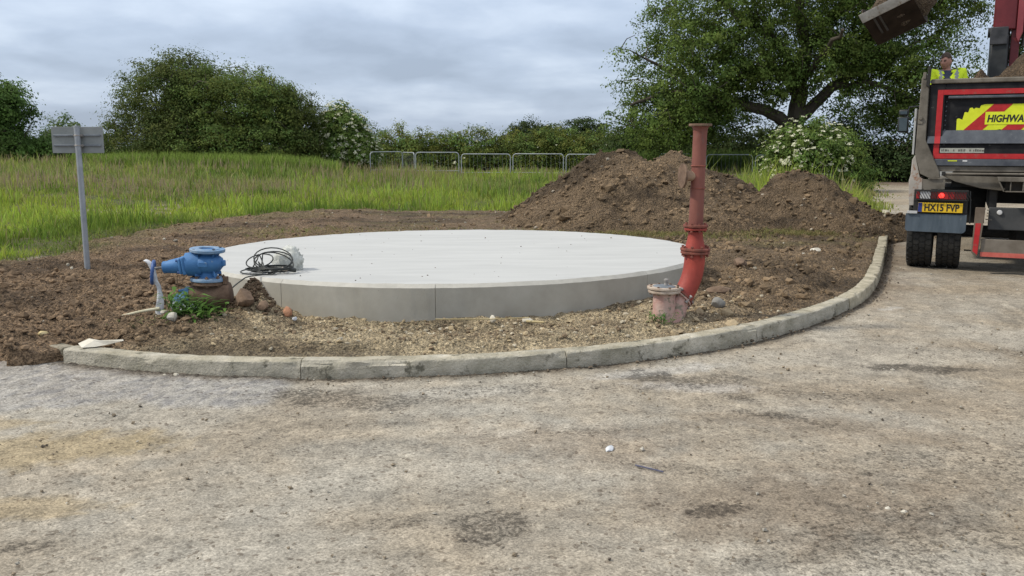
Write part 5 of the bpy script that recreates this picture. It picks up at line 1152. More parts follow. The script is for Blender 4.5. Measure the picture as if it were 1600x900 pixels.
tag(MB().tube([on_soil(3.72, 11.42, 0.03), on_soil(4.2, 11.25, 0.035)], [0.012, 0.009], 6).build('stick', M['stone']), 'pale stick lying on the soil in front of the lower heap', 'stick')
tag(MB().tube([(0.60, 4.16, 0.010), (0.66, 4.11, 0.012), (0.72, 4.07, 0.010)], 0.004, 6).build('twig', mat('blue_grey_twig', (0.06, 0.065, 0.11), (0.1, 0.1, 0.15))), 'thin bluish twig lying on the road', 'twig')
# pale scrap of sheet on the kerb
rr = np.random.default_rng(5)
ps = MB(); outline = [(-0.115, 0.02), (-0.06, 0.075), (0.03, 0.05), (0.10, 0.045), (0.19, 0.062), (0.20, 0.045), (0.09, 0.018), (0.02, -0.02), (-0.06, -0.045)]
n_ = len(outline); hts = [0.02, 0.045, 0.035, 0.03, 0.04, 0.035, 0.012, 0.005, 0.004]
top_ = [(x_ - 2.99, y_ + 6.25, 0.118 + h_) for (x_, y_), h_ in zip(outline, hts)]; ps.add(top_ + [(-2.99, 6.265, 0.160)], [(i, (i + 1) % n_, n_) for i in range(n_)])
o = ps.build('plastic_scrap', M['pale_sheet'], None, smooth=False); s_ = o.modifiers.new('thickness', 'SOLIDIFY'); s_.thickness = 0.003
tag(o, 'pale folded scrap of sheet lying on the soil behind the left end of the kerb', 'scrap')

# ------------------------------------------------------------------ cable coil and plastic bag on the slab
rr = np.random.default_rng(14); cx_, cy_ = -2.215, 8.19
cz_ = float(pad_z(cx_, cy_)) + 0.006; cb = MB()
path = []
for k in range(9):
    big = 0.10 + 0.06 * rr.random(); off = rr.normal(size=2) * 0.02; lift = 0.004 + 0.006 * k; ph = rr.uniform(0, 6.28); tlt = rr.uniform(0.0, 0.12) if k % 2 == 0 else rr.uniform(0.35, 0.75); ta = rr.uniform(-0.5, 0.5)
    xo = -0.09 if k in (0, 2, 4, 7) else 0.02
    for q in np.arange(0, 2 * math.pi, 0.30):
        X, Y = big * math.cos(q + ph) * 1.12, big * math.sin(q + ph) * 0.85
        path.append((cx_ + xo + off[0] + X, cy_ + off[1] + Y * math.cos(tlt), cz_ + lift + max(-lift, (X * math.sin(ta) + Y * math.cos(ta)) * math.sin(tlt) + (big * math.sin(tlt) * 0.95))))
tail = [(cx_ + 0.06, cy_ - 0.15, cz_ + 0.01), (cx_ - 0.02, cy_ - 0.24, cz_ + 0.012), (cx_ - 0.10, cy_ - 0.42, cz_ + 0.02), (-2.34, 7.66, 0.385), (-2.385, 7.52, 0.335), (-2.41, 7.44, 0.27), (-2.40, 7.38, 0.20)]
cb.tube([tuple(p) for p in catmull(path + tail, 0.03)], 0.0062, 6)
cl = thing('cable_coil', 'loose coil of black cable lying on the edge of the round slab', 'cable', (cx_, cy_, cz_))
cb.build('cable', M['cable'], cl)
MB().box((cx_ + 0.13, cy_ - 0.05, cz_ + 0.035), (0.055, 0.035, 0.03), Euler((0.2, 0.3, 0.5)).to_matrix()).build('plug', mat('beige_plug', (0.30, 0.25, 0.2), (0.36, 0.3, 0.25)), cl, bevel=0.006)
MB().box((cx_ + 0.20, cy_ - 0.045, cz_ + 0.03), (0.07, 0.045, 0.035), Euler((0.1, 0.2, 0.2)).to_matrix()).build('plug', M['cable'], cl, bevel=0.008)
v, f = ico(4); k1 = fbm(v[:, 0] * 2.3 + v[:, 2] * 1.3, v[:, 1] * 2.3 - v[:, 2], 4, 501); k2 = np.abs(fbm(v[:, 0] * 4 + 9, v[:, 2] * 4 + v[:, 1] * 2, 4, 503) - 0.5)
v = v * (0.70 + 0.75 * (k1 - 0.1) - 0.95 * k2)[:, None] * np.array((0.155, 0.115, 0.165)); v[:, 2] = np.maximum(v[:, 2], -0.070); v[:, 0] += 0.12 * v[:, 2]
o = np_mesh('plastic_bag', v, f.ravel(), np.full(len(f), 3), M['film'], None, None, True); o.location = (-2.12, 8.44, float(pad_z(-2.12, 8.44)) + 0.070)
tag(o, 'crumpled clear plastic bag standing behind the black cable on the slab', 'bag')

# ------------------------------------------------------------------ red standpipe with its hydrant stub
sp = thing('standpipe', 'tall red flanged standpipe rising from a pink hydrant stub beside the slab', 'standpipe', (1.40, 7.40, 0.05))
PX, PY = 1.532, 7.45
def flange(c, axis, r, th, m, name, nb=8, bolts=True, gap=0.0, seg=40, bm_='bolt'):
    A = Vector(axis).normalized(); MB().lathe([(r * 0.5, 0), (r * 0.985, 0), (r, th * 0.15), (r, th * 0.85), (r * 0.985, th), (r * 0.5, th)], c, A, seg).build(name, m, sp)
def bolts(c, axis, r, n, z0, z1, m, rad=0.011, ph=0.2):
    A = Vector(axis).normalized(); u = A.orthogonal().normalized(); w = A.cross(u); b = MB()
    for k in range(n):
        a = ph + k * 2 * math.pi / n; b.lathe([(rad, z0), (rad, z0 + 0.013), (rad * 0.62, z0 + 0.013), (rad * 0.62, z1 - 0.013), (rad, z1 - 0.013), (rad, z1)], Vector(c) + (u * math.cos(a) + w * math.sin(a)) * r, A, 6)
    b.build('bolts', m, sp)['kind'] = 'stuff'
flange((PX + 0.010, PY, 1.694), (0, 0, 1), 0.094, 0.020, M['rust'], 'top_flange')
MB().lathe([(0.055, 0), (0.058, 0.03), (0.060, 0.05), (0.066, 0.07), (0.075, 0.077), (0.052, 0.08)], (PX + 0.010, PY, 1.615), (0.0, 0, 1), 28).build('pipe_neck', M['red_old'], sp)
MB().tube([(PX - 0.002, PY, 0.885), (PX + 0.002, PY, 1.15), (PX + 0.010, PY, 1.66)], [0.060, 0.0575, 0.0565], 32).build('upper_pipe', M['red_old'], sp)
for z_ in (1.19, 1.372): MB().torus((PX + 0.005, PY, z_), (0, 0, 1), 0.0585, 0.006, 32, 8).build('pipe_band', M['red_flange'], sp)
bx = Vector((-0.98, -0.15, 0.02)).normalized(); bc = Vector((PX + 0.004, PY, 1.288))
MB().lathe([(0.043, 0.0), (0.043, 0.085), (0.048, 0.10), (0.056, 0.108)], bc + bx * 0.02, bx, 24).build('branch_pipe', mat('pale_rusty_branch', (0.24, 0.15, 0.10), (0.36, 0.25, 0.17), scale=10, rough=0.85, bump=0.2), sp)
flange(bc + bx * 0.122, bx, 0.100, 0.018, M['rust'], 'branch_flange')
flange((PX - 0.002, PY, 0.868), (0, 0, 1), 0.103, 0.021, M['red_flange'], 'mid_flange_upper'); flange((PX - 0.002, PY, 0.842), (0, 0, 1), 0.094, 0.020, M['red'], 'mid_flange_lower'); bolts((PX - 0.002, PY, 0), (0, 0, 1), 0.083, 8, 0.828, 0.902, M['red_flange'])
MB().lathe([(0.062, 0.83), (0.060, 0.81), (0.066, 0.765), (0.078, 0.715), (0.084, 0.69)], (PX - 0.002, PY, 0), (0, 0, 1), 32).build('reducer', M['red'], sp)
flange((PX, PY, 0.672), (0.02, 0, 1), 0.124, 0.021, M['red_flange'], 'elbow_flange_upper'); flange((PX, PY, 0.645), (0.02, 0, 1), 0.120, 0.022, M['red_flange'], 'elbow_flange_lower'); bolts((PX, PY, 0), (0, 0, 1), 0.104, 8, 0.622, 0.712, M['red_flange'], 0.012, 0.35)
bend = [(PX, PY, 0.652), (PX - 0.004, PY, 0.56), (PX - 0.018, PY - 0.005, 0.47), (PX - 0.048, PY - 0.018, 0.385), (PX - 0.085, PY - 0.035, 0.315), (PX - 0.107, PY - 0.048, 0.285)]
MB().tube([tuple(p) for p in catmull(bend, 0.03)], [0.086] * len(catmull(bend, 0.03)), 32).build('elbow', M['red'], sp)
ja = Vector((-0.66, -0.32, -0.68)).normalized(); jc = Vector((PX - 0.107, PY - 0.048, 0.285))
flange(jc - ja * 0.006, ja, 0.104, 0.014, M['red_flange'], 'joint_flange'); flange(jc + ja * 0.012, ja, 0.102, 0.014, M['pink'], 'joint_flange'); bolts(jc, ja, 0.096, 6, -0.030, 0.045, M['bolt'], 0.014, 0.75)
lo = [tuple(jc + ja * 0.02), (PX - 0.145, PY - 0.075, 0.225), (PX - 0.170, PY - 0.095, 0.14), (PX - 0.21, PY - 0.12, 0.06), (1.262, 7.31, 0.0)]
MB().tube([tuple(p) for p in catmull(lo, 0.03)], list(np.linspace(0.085, 0.075, len(catmull(lo, 0.03)))), 28).build('pink_elbow', M['pink'], sp)
SX, SY = 1.257, 7.30
MB().lathe([(0.094, -0.15), (0.092, 0.05), (0.090, 0.30), (0.096, 0.335), (0.10, 0.342)], (SX, SY, 0.0), (0, 0, 1), 36).build('hydrant_stub', M['pink'], sp)
flange((SX, SY, 0.342), (0, 0, 1), 0.133, 0.022, M['pink_rim'], 'stub_flange_lower'); flange((SX - 0.004, SY, 0.368), (0.03, 0, 1), 0.138, 0.022, M['pink_rim'], 'stub_flange_upper'); bolts((SX, SY, 0), (0, 0, 1), 0.118, 8, 0.328, 0.400, M['rust'], 0.010)
MB().lathe([(0.094, 0), (0.092, 0.006), (0.06, 0.012), (0.02, 0.014)], (SX, SY, 0.389), (0.03, 0, 1), 28).build('lid', M['grey_metal'], sp)
MB().lathe([(0.018, 0), (0.016, 0.02), (0.013, 0.022), (0.013, 0.03), (0.019, 0.034), (0.020, 0.05), (0.012, 0.056)], (SX + 0.012, SY - 0.01, 0.40), (0, 0, 1), 14).build('spindle', M['bolt'], sp)

# ------------------------------------------------------------------ tipper lorry with loader crane
YAW = R(26.5); TO = Vector((5.05, 11.05, 0.0))
TR = Vector((math.cos(YAW), -math.sin(YAW), 0)); TF = Vector((math.sin(YAW), math.cos(YAW), 0))
def t_world(s, t, z): return TO + TR * s + TF * t + Vector((0, 0, z))
def t_local(p):
    d = Vector(p) - TO; return Vector((d.dot(TR), d.dot(TF), d.z))
lorry = thing('tipper_lorry', 'tipper lorry seen from behind with red bordered black tailgate, loaded with soil', 'lorry', tuple(TO), -YAW)
def tp(mb, name, m, parent=None, bevel=0.0, **k): return mb.build(name, m, parent or lorry, world_space=False, bevel=bevel, **k)
W = 2.32          # body width between the outer posts; the left post is at s = 0
def sz(poly, t0, depth): return MB().prism(poly, depth, (0, t0, 0))

body = tp(MB().span((-0.03, 0.06, 1.25), (0.03, 2.95, 2.26)).span((W - 0.03, 0.06, 1.25), (W + 0.03, 2.95, 2.26)).span((0.03, 0.06, 1.22), (W - 0.03, 2.95, 1.27)).span((-0.03, 2.95, 1.22), (W + 0.03, 3.02, 2.42)), 'tipper_body', M['dirty'], bevel=0.01)
for k in range(4):
    for s_ in (-0.075, W + 0.035): tp(MB().span((s_, 0.5 + k * 0.72, 1.25), (s_ + 0.045, 0.58 + k * 0.72, 2.24)), 'side_rib', M['dirty'], body, 0.006)
post = [(-0.104, 2.33), (-0.085, 2.37), (-0.035, 2.37), (-0.018, 2.30), (-0.012, 1.60), (0.165, 1.22), (0.172, 1.14), (0.06, 1.135), (-0.05, 1.19), (-0.121, 1.44)]
tp(sz(post, -0.05, 0.16), 'corner_post', M['dirty'], bevel=0.008)
tp(sz([(W - a, b) for a, b in post][::-1], -0.05, 0.16), 'corner_post', M['dirty'], bevel=0.008)
for s0 in (-0.04, W + 0.01):
    lt = tp(MB().prism([(s0 - 0.012, 2.24), (s0 + 0.03, 2.22), (s0 + 0.036, 2.44), (s0 + 0.022, 2.475), (s0 + 0.002, 2.47), (s0 - 0.004, 2.38)], 0.05, (0, -0.075, 0)), 'tailgate_latch', M['dark'], bevel=0.005)
    tp(MB().span((s0 - 0.05, -0.06, 2.32), (s0 - 0.014, 0.0, 2.40)), 'latch_cheek', M['dirty'], lt, 0.006)
    tp(MB().tube([(s0 - 0.045, -0.075, 1.86), (s0 - 0.045, -0.02, 1.86)], 0.022, 12).span((s0 - 0.075, -0.06, 1.79), (s0 - 0.02, -0.045, 1.83)), 'hinge_pin', M['dirty'], bevel=0.003)
tg = tp(MB().span((0.0, 0.02, 1.30), (W, 0.06, 2.28)), 'tailgate', M['black'], bevel=0.004)
tp(MB().span((0.0, -0.045, 2.262), (W, 0.075, 2.318)), 'top_rail', M['dirty'], tg, 0.012)
fr = MB().span((0.0, -0.02, 1.552), (0.165, 0.018, 2.258)).span((W - 0.165, -0.02, 1.552), (W, 0.018, 2.258)).span((0.168, -0.02, 2.118), (W - 0.168, 0.018, 2.258)); tp(fr, 'tailgate_frame', M['black'], tg, 0.006)
tp(MB().span((0.20, -0.034, 2.085), (W - 0.20, 0.016, 2.116)), 'inner_rail', M['slate'], tg, 0.008)
tp(MB().prism([(-0.05, 1.555), (0.016, 1.558), (0.016, 1.712), (0.004, 1.712)], W - 0.008, (0.004, 0, 0), (0, 1, 0), (0, 0, 1), (1, 0, 0)), 'sloping_ledge', M['slate'], tg, 0.004)
tp(MB().span((0.004, -0.016, 1.372), (W - 0.004, 0.018, 1.550)), 'lower_band', M['black'], tg, 0.004)
tp(MB().span((0.03, -0.038, 1.292), (W - 0.03, 0.018, 1.370)), 'sill', M['slate'], tg, 0.006)
rb = MB().span((0.083, -0.0245, 1.558), (0.145, -0.021, 2.190)).span((W - 0.145, -0.0245, 1.558), (W - 0.083, -0.021, 2.190)).span((0.147, -0.0245, 2.132), (W - 0.147, -0.021, 2.190))
tp(rb, 'red_border', M['refl_red'], tg)
# the border runs on over the ledge and the lower band
tp(MB().prism([(-0.054, 1.556), (-0.0505, 1.556), (-0.0245, 1.640), (-0.028, 1.640)], 0.062, (0.083, 0, 0), (0, 1, 0), (0, 0, 1), (1, 0, 0)).span((0.078, -0.0205, 1.437), (0.14, -0.0175, 1.549)).span((0.078, -0.0205, 1.376), (W - 0.078, -0.0175, 1.4365)).span((W - 0.14, -0.0205, 1.437), (W - 0.078, -0.0175, 1.549)), 'red_border', M['refl_red'], tg)
st = tp(MB().span((0.152, -0.0205, 1.446), (0.625, -0.0175, 1.502)), 'faded_sticker', M['sticker'], tg)
ink = MB(); rk = random.Random(4); s_ = 0.165
while s_ < 0.60:
    w_ = rk.uniform(0.008, 0.03)
    if rk.random() < 0.75: ink.span((s_, -0.0222, 1.462), (s_ + w_, -0.0207, 1.487 + rk.uniform(-0.006, 0.004)))
    s_ += w_ + rk.uniform(0.004, 0.012)
tp(ink, 'worn_print', M['sticker_ink'], st)['kind'] = 'stuff'
tp(MB().span((0.245, -0.0415, 1.345), (0.345, -0.039, 1.356)), 'yellow_marker', M['chev_yellow'], tg); tp(MB().span((0.405, -0.0415, 1.342), (0.455, -0.039, 1.358)), 'white_marker', M['lens_white'], tg)
rv = MB()
for k in range(7): rv.lathe([(0.010, 0), (0.009, 0.006), (0.004, 0.008)], (0.185, 0.018, 1.72 + k * 0.055), (0, -1, 0), 8)
tp(rv, 'rivets', M['slate'], tg)['kind'] = 'stuff'
# torn chevron board with its wording
ZB, ZT = 1.714, 2.014
jag = [(0.31, ZB), (0.308, 1.845), (0.33, 1.853), (0.368, 1.836), (0.388, 1.926), (0.425, 1.921), (0.44, 1.973), (0.465, 1.977), (0.482, 1.958), (0.50, 1.975), (0.543, 1.968), (0.556, 2.002), (0.60, ZT), (2.02, ZT), (2.02, ZB), (0.80, ZB), (0.77, 1.722), (0.73, ZB), (0.50, ZB), (0.45, 1.721), (0.40, ZB)]
chv = tp(MB().prism(jag[::-1], 0.003, (0, 0.0155, 0)), 'chevron_board', M['chev_yellow'], tg)
sl = (0.687 - 0.387) / (ZT - ZB)
def stripe(s0, w, flip=False):
    q = [(s0, ZB), (s0 + w, ZB), (s0 + w + 0.30, ZT), (s0 + 0.30, ZT)]
    if flip: q = [(2.33 - a, b) for a, b in q][::-1]
    q = [(min(max(a, 0.31), 2.02), b) for a, b in q]
    tp(MB().prism(q[::-1], 0.002, (0, 0.0132, 0)), 'red_stripe', M['refl_red'], chv)
for s0 in (0.387, 0.787): stripe(s0, 0.20); stripe(s0, 0.20, True)
tp(MB().prism([(0.608, 1.778), (0.608, 1.925), (1.72, 1.925), (1.72, 1.778)], 0.002, (0, 0.0110, 0)), 'wording_panel', M['chev_yellow'], chv)
text_mesh('wording', 'HIGHWAY MAINTENANCE', 0.114, M['ink'], chv, (0.628, 0.0100, 1.808), (R(90), 0, 0), 0.0042, 0.16, 0.0006, 0.80)

# below the tailgate
tp(MB().span((0.10, -0.01, 1.222), (W - 0.10, 0.05, 1.288)), 'rear_sill', M['dirty'], bevel=0.006)
rod = tp(MB().tube([(0.20, -0.05, 1.196), (1.08, -0.05, 1.200), (2.1, -0.05, 1.2)], 0.014, 10), 'tailgate_rod', M['dirty'])
for s_ in (0.21, 1.10, 2.05): tp(MB().span((s_ - 0.02, -0.07, 1.175), (s_ + 0.02, -0.03, 1.220)), 'rod_bracket', M['dark'], rod, 0.004)
tp(sz([(0.18, 1.18), (0.80, 1.165), (0.855, 1.0), (0.62, 1.025), (0.34, 1.10)], 0.02, 0.06), 'brace_plate', M['dirty'], bevel=0.005)
lip = tp(MB().prism([(0.80, 1.115), (0.785, 1.168), (1.60, 1.168), (1.585, 1.115)], 0.14, (0, -0.13, 0)).prism([(0.80, 1.113), (0.818, 1.113), (0.875, 0.996), (0.857, 0.996)], 0.14, (0, -0.13, 0)).prism([(1.585, 1.113), (1.567, 1.113), (1.51, 0.996), (1.528, 0.996)], 0.14, (0, -0.13, 0)).span((0.878, -0.13, 0.992), (1.508, 0.01, 1.006)), 'chute_lip', M['dirty'], bevel=0.004)
tp(MB().span((0.88, 0.0, 1.008), (1.50, 0.006, 1.112)), 'chute_back', mat('dark_brown_panel', (0.05, 0.04, 0.03), (0.09, 0.075, 0.055)), lip)  # dark brown panel closing the chute opening behind the ribs
for s_ in (0.93, 1.06, 1.19, 1.32, 1.45): tp(MB().span((s_ - 0.006, -0.11, 1.008), (s_ + 0.006, 0.0, 1.112)), 'chute_rib', M['dirty'], lip)
ch = MB()
for s_ in (0.72, W - 0.82): ch.span((s_, 0.12, 0.78), (s_ + 0.09, 6.2, 1.02))
ch.span((0.3, 0.15, 1.03), (W - 0.3, 2.9, 1.20)).span((0.81, 0.6, 0.82), (W - 0.82, 0.75, 0.98)).span((0.2, 1.4, 0.5), (0.72, 2.6, 0.98)).span((W - 0.72, 1.4, 0.5), (W - 0.2, 2.6, 0.98))
tp(ch, 'chassis', M['dark'], bevel=0.01)
tp(MB().tube([(0.0, 0.52, 0.47), (W, 0.52, 0.47)], 0.075, 14).lathe([(0.05, -0.2), (0.17, -0.10), (0.19, 0), (0.17, 0.10), (0.05, 0.2)], (W / 2, 0.52, 0.47), (1, 0, 0), 20), 'rear_axle', M['dark'])
# left corner: side panels, lights, plate, mudflap
tp(MB().span((-0.165, 0.14, 1.42), (-0.14, 2.9, 1.98)), 'side_panel', M['pale'], bevel=0.004)
tp(sz([(-0.152, 0.80), (-0.015, 0.80), (-0.015, 1.13), (-0.05, 1.15), (-0.118, 1.42), (-0.15, 1.36), (-0.155, 1.18), (-0.172, 1.10), (-0.168, 1.02)], 0.0, 0.5), 'mudguard_panel', M['rusty_pale'], bevel=0.006)
tp(sz([(-0.012, 1.005), (0.235, 1.005), (0.235, 1.125), (-0.012, 1.125)], -0.02, 0.03), 'bracket_panel', M['dirty'], bevel=0.004)
def corner(mx):
    def S(a): return W - a if mx else a
    def sp_(a, b): return MB().span((S(a[0]), a[1], a[2]), (S(b[0]), b[1], b[2]))
    bp = tp(sp_((-0.10, -0.02, 0.715), (0.50, 0.03, 1.0)), 'light_board', M['dark'], bevel=0.006)
    lc = tp(sp_((-0.078, -0.055, 0.878), (0.485, -0.021, 0.988)), 'tail_light', M['plastic'], bevel=0.006)
    for nm, a, b, m in [('side_lens', -0.072, -0.035, 'lens_red'), ('white_lens', -0.030, 0.085, 'lens_white'), ('indicator_lens', 0.090, 0.155, 'lens_dark'), ('brake_lens', 0.158, 0.285, 'lens_red'), ('tail_lens', 0.288, 0.35, 'lens_red'), ('fog_lens', 0.353, 0.478, 'lens_dark')]:
        tp(sp_((a, -0.064, 0.890), (b, -0.056, 0.976)), nm, M[m], lc, 0.003)
    if not mx: tp(MB().lathe([(0.030, 0), (0.028, 0.006), (0.012, 0.009)], (0.207, -0.064, 0.933), (0, -1, 0), 20), 'lit_lamp', M['lamp_lit'], lc)
    for k in range(19):
        s_ = -0.085 + k * 0.031
        if k in (9, 10) : continue
        tp(MB().prism([(S(s_ + 0.0), 0.985), (S(s_ + 0.007), 0.985), (S(s_ + 0.066), 0.881), (S(s_ + 0.059), 0.881)], 0.006, (0, -0.078, 0)), 'guard_bar', M['dark'], lc)
    tp(sp_((-0.085, -0.080, 0.984), (0.49, -0.070, 0.992)).span((S(-0.085), -0.080, 0.874), (S(0.49), -0.070, 0.882)), 'guard_frame', M['dark'], lc)
    if not mx:
        pl = tp(sp_((-0.045, -0.042, 0.726), (0.447, -0.032, 0.842)), 'number_plate', M['plate_yellow'], bevel=0.003)
        tp(sp_((-0.044, -0.0445, 0.728), (0.0, -0.0425, 0.840)), 'blue_band', M['plate_blue'], pl)
        text_mesh('plate_number', 'HX15 FVP', 0.117, M['ink'], pl, (0.022, -0.0435, 0.745), (R(90), 0, 0), 0.0036, 0.0, 0.0008, 0.77)
        tp(sp_((-0.165, -0.045, 0.705), (-0.05, -0.03, 0.738)), 'flap_strip', M['pale'], bevel=0.002)
    c0, c1, z0, z1, r_ = -0.178, 0.498, 0.478, 0.705, 0.05
    q = [(c0, z1), (c1, z1), (c1, z0 + r_)] + [(c1 - r_ + r_ * math.cos(t), z0 + r_ - r_ * math.sin(t)) for t in np.linspace(0.3, math.pi / 2, 5)] + [(c0 + 0.02, z0 + 0.006), (c0, z0 + 0.03)]
    fv = []
    q = [(S(a), b) for a, b in q]
    if not mx: q = q[::-1]
    tp(MB().prism(q, 0.008, (0, -0.022, 0)), 'mudflap', M['flap'], bevel=0.002)
corner(False); corner(True)
tp(MB().tube([(0.515, 0.0, 0.99), (0.53, -0.02, 0.80), (0.535, 0.0, 0.60)], 0.008, 6), 'wiring_loom', M['plastic'])
# underrun bumper
for mx in (False, True):
    def S(a): return W - a if mx else a
    q = [(S(a), b) for a, b in [(0.585, 0.80), (0.692, 0.80), (0.668, 0.42), (0.640, 0.205), (0.575, 0.262)]]
    bpst = tp(MB().prism(q if mx else q[::-1], 0.09, (0, -0.09, 0)), 'bumper_post', mat('brown_steel', (0.10, 0.075, 0.055), (0.16, 0.125, 0.095), scale=6, rough=0.85), bevel=0.004)
    q = [(S(a), b) for a, b in [(0.597, 0.615), (0.656, 0.615), (0.640, 0.235), (0.588, 0.278)]]
    tp(MB().prism(q if mx else q[::-1], 0.002, (0, -0.0925, 0)), 'red_tape', M['refl_red'], bpst)
bmp = tp(MB().span((0.672, -0.06, 0.215), (W - 0.672, -0.02, 0.425)), 'bumper', mat('dusty_brown_bumper', (0.12, 0.10, 0.078), (0.19, 0.165, 0.135), scale=5, rough=0.85), bevel=0.005)
tp(MB().span((0.672, -0.0635, 0.216), (W - 0.672, -0.0605, 0.270)), 'red_strip', M['refl_dusty'], bmp)
bx_ = tp(MB().span((0.73, 0.05, 0.53), (W - 0.73, 0.11, 0.80)), 'equipment_box', mat('dark_grey_box', (0.035, 0.038, 0.04), (0.06, 0.06, 0.06)), bevel=0.01)
tp(MB().lathe([(0.030, 0), (0.030, 0.015), (0.024, 0.022), (0.01, 0.024)], (0.845, 0.05, 0.742), (0, -1, 0), 20), 'reversing_lamp', M['lens_white'], bx_)
hk = MB()
for k in range(3): hk.span((0.712, 0.03, 0.69 + k * 0.035), (0.726, 0.06, 0.70 + k * 0.035))
tp(hk, 'box_latches', M['dark'], bx_)
tp(MB().tube([(0.70, 0.02, 0.655), (0.77, 0.02, 0.652)], 0.006, 6).tube([(0.50, 0.30, 0.245), (0.63, 0.28, 0.245)], 0.010, 8), 'rope_hooks', M['dirty'])
# wheels
def tyre_mesh(w, r):
    n = 48; prof = [(r * 0.60, -w * 0.40), (r * 0.80, -w * 0.50), (r * 0.93, -w * 0.49), (r * 0.975, -w * 0.44), (r * 0.978, 0), (r * 0.975, w * 0.44), (r * 0.93, w * 0.49), (r * 0.80, w * 0.50), (r * 0.60, w * 0.40)]
    t = MB().lathe(prof, (0, 0, 0), (1, 0, 0), n); tr = MB()
    for k in range(36):                                  # chunky tread blocks in four staggered rows
        for j, u in enumerate((-0.36, -0.12, 0.12, 0.36)):
            a = (k + (0.5 if j % 2 else 0)) * 2 * math.pi / 36; rot = Matrix.Rotation(a, 3, 'X'); c = rot @ Vector((u * w, 0, r * 0.985))
            tr.prism([(-w * 0.10, -0.018), (-w * 0.05, -0.033), (w * 0.05, -0.033), (w * 0.10, -0.018), (w * 0.10, 0.018), (w * 0.05, 0.033), (-w * 0.05, 0.033), (-w * 0.10, 0.018)], r * 0.03, c - (rot @ Vector((0, 0, r * 0.015))), (1, 0, 0), rot @ Vector((0, 1, 0)), rot @ Vector((0, 0, 1)))
    return t, tr
def wheel(s, t, w, r, out):
    ty, tr = tyre_mesh(w, r)
    for mb in (ty, tr): mb.v = [(a + s, b + t, c + r) for a, b, c in mb.v]
    wh = tp(ty, 'wheel', M['tyre']); o = tp(tr, 'tread', M['tyre'], wh); o['kind'] = 'stuff'
    tp(MB().lathe([(r * 0.605, -w * 0.38), (r * 0.58, -w * 0.30), (r * 0.50, w * 0.1 * out), (r * 0.2, w * 0.15 * out), (r * 0.16, w * 0.40 * out), (r * 0.05, w * 0.42 * out), (r * 0.05, -w * 0.3), (r * 0.6, -w * 0.35)], (s, t, r), (1, 0, 0), 28), 'rim', M['rim'], wh)
for s_, w_, o_ in ((-0.010, 0.297, -1), (0.320, 0.275, 1), (W + 0.010, 0.297, 1), (W - 0.320, 0.275, -1)): wheel(s_, 0.50, w_, 0.468, o_)
for s_, o_ in ((0.10, -1), (W - 0.10, 1)): wheel(s_, 4.95, 0.29, 0.468, o_)
# cab
cab = tp(MB().prism([(4.35, 0.80), (4.35, 2.38), (4.50, 2.48), (5.75, 2.48), (6.10, 1.75), (6.18, 0.55), (5.5, 0.55), (5.4, 0.95), (4.6, 0.95), (4.5, 0.80)], W - 0.1, (0.05, 0, 0), (0, 1, 0), (0, 0, 1), (1, 0, 0)), 'cab', M['pale'], bevel=0.03)
tp(MB().span((0.35, 4.335, 1.75), (W - 0.35, 4.349, 2.25)), 'rear_window', M['glass'], cab)
tp(MB().prism([(5.80, 1.80), (5.80, 2.36), (5.78, 2.36), (6.085, 1.78)], W - 0.3, (0.15, 0.012, 0), (0, 1, 0), (0, 0, 1), (1, 0, 0)), 'windscreen', M['glass'], cab)
for s_ in (0.038, W - 0.05): tp(MB().span((s_, 4.75, 1.72), (s_ + 0.012, 5.55, 2.32)), 'side_window', M['glass'], cab)
for s_, sg_ in ((0.05, -1), (W - 0.05, 1)):
    arm = tp(MB().tube([(s_, 5.0, 2.22), (s_ + sg_ * 0.52, 4.80, 2.17), (s_ + sg_ * 0.57, 4.76, 1.98), (s_ + sg_ * 0.52, 4.80, 1.72), (s_, 5.0, 1.70)], 0.013, 8), 'mirror_arm', M['plastic'])
    for nm, z0, z1, w_ in (('mirror', 1.745, 2.01, 0.17), ('wide_angle_mirror', 2.025, 2.125, 0.155)):
        c_ = s_ + sg_ * 0.60
        mr = tp(MB().span((c_ - w_ / 2, 4.73, z0), (c_ + w_ / 2, 4.82, z1)), nm, M['plastic'], arm, 0.02)
        tp(MB().span((c_ - w_ / 2 + 0.022, 4.722, z0 + 0.022), (c_ + w_ / 2 - 0.022, 4.729, z1 - 0.022)), 'mirror_glass', M['mirror'], mr, 0.003)
tp(MB().span((-0.05, 3.06, 0.98), (W + 0.05, 4.30, 1.03)), 'platform', M['dirty'], bevel=0.006)
# loader crane
CS, CT = 0.86, 3.72
colm = tp(MB().prism([(-0.20, -0.18), (0.03, -0.20), (0.06, 0.0), (0.03, 0.20), (-0.20, 0.18), (-0.215, 0.0)], 2.15, (CS, CT, 1.03), (1, 0, 0), (0, 1, 0), (0, 0, 1)), 'crane_column', M['plastic'], bevel=0.02)
tp(MB().span((CS - 0.22, CT - 0.235, 3.02), (CS + 0.02, CT - 0.205, 3.28)), 'column_guard', mat('black_guard', (0.02, 0.021, 0.024), (0.06, 0.06, 0.065), scale=6, rough=0.55), colm, 0.012)
tp(MB().prism([(0.065, 1.06), (0.20, 1.06), (0.175, 2.6), (0.185, 3.2), (0.065, 3.3)], 0.22, (CS, CT - 0.10, 0)), 'column_cheek', M['boom_red'], colm, 0.008)
tp(MB().tube([(CS - 0.25, CT - 0.02, 3.22), (CS + 0.05, CT - 0.02, 3.22)], 0.075, 18), 'column_pivot', M['plastic'], colm, 0.006)
mast = tp(MB().prism([(-0.185, -0.17), (0.09, -0.17), (0.12, -0.15), (0.12, 0.17), (-0.185, 0.17)], 2.42, (CS, CT, 3.24), (1, 0, 0), (0, 1, 0), (0, 0, 1)), 'crane_mast', M['boom_red'], bevel=0.02)
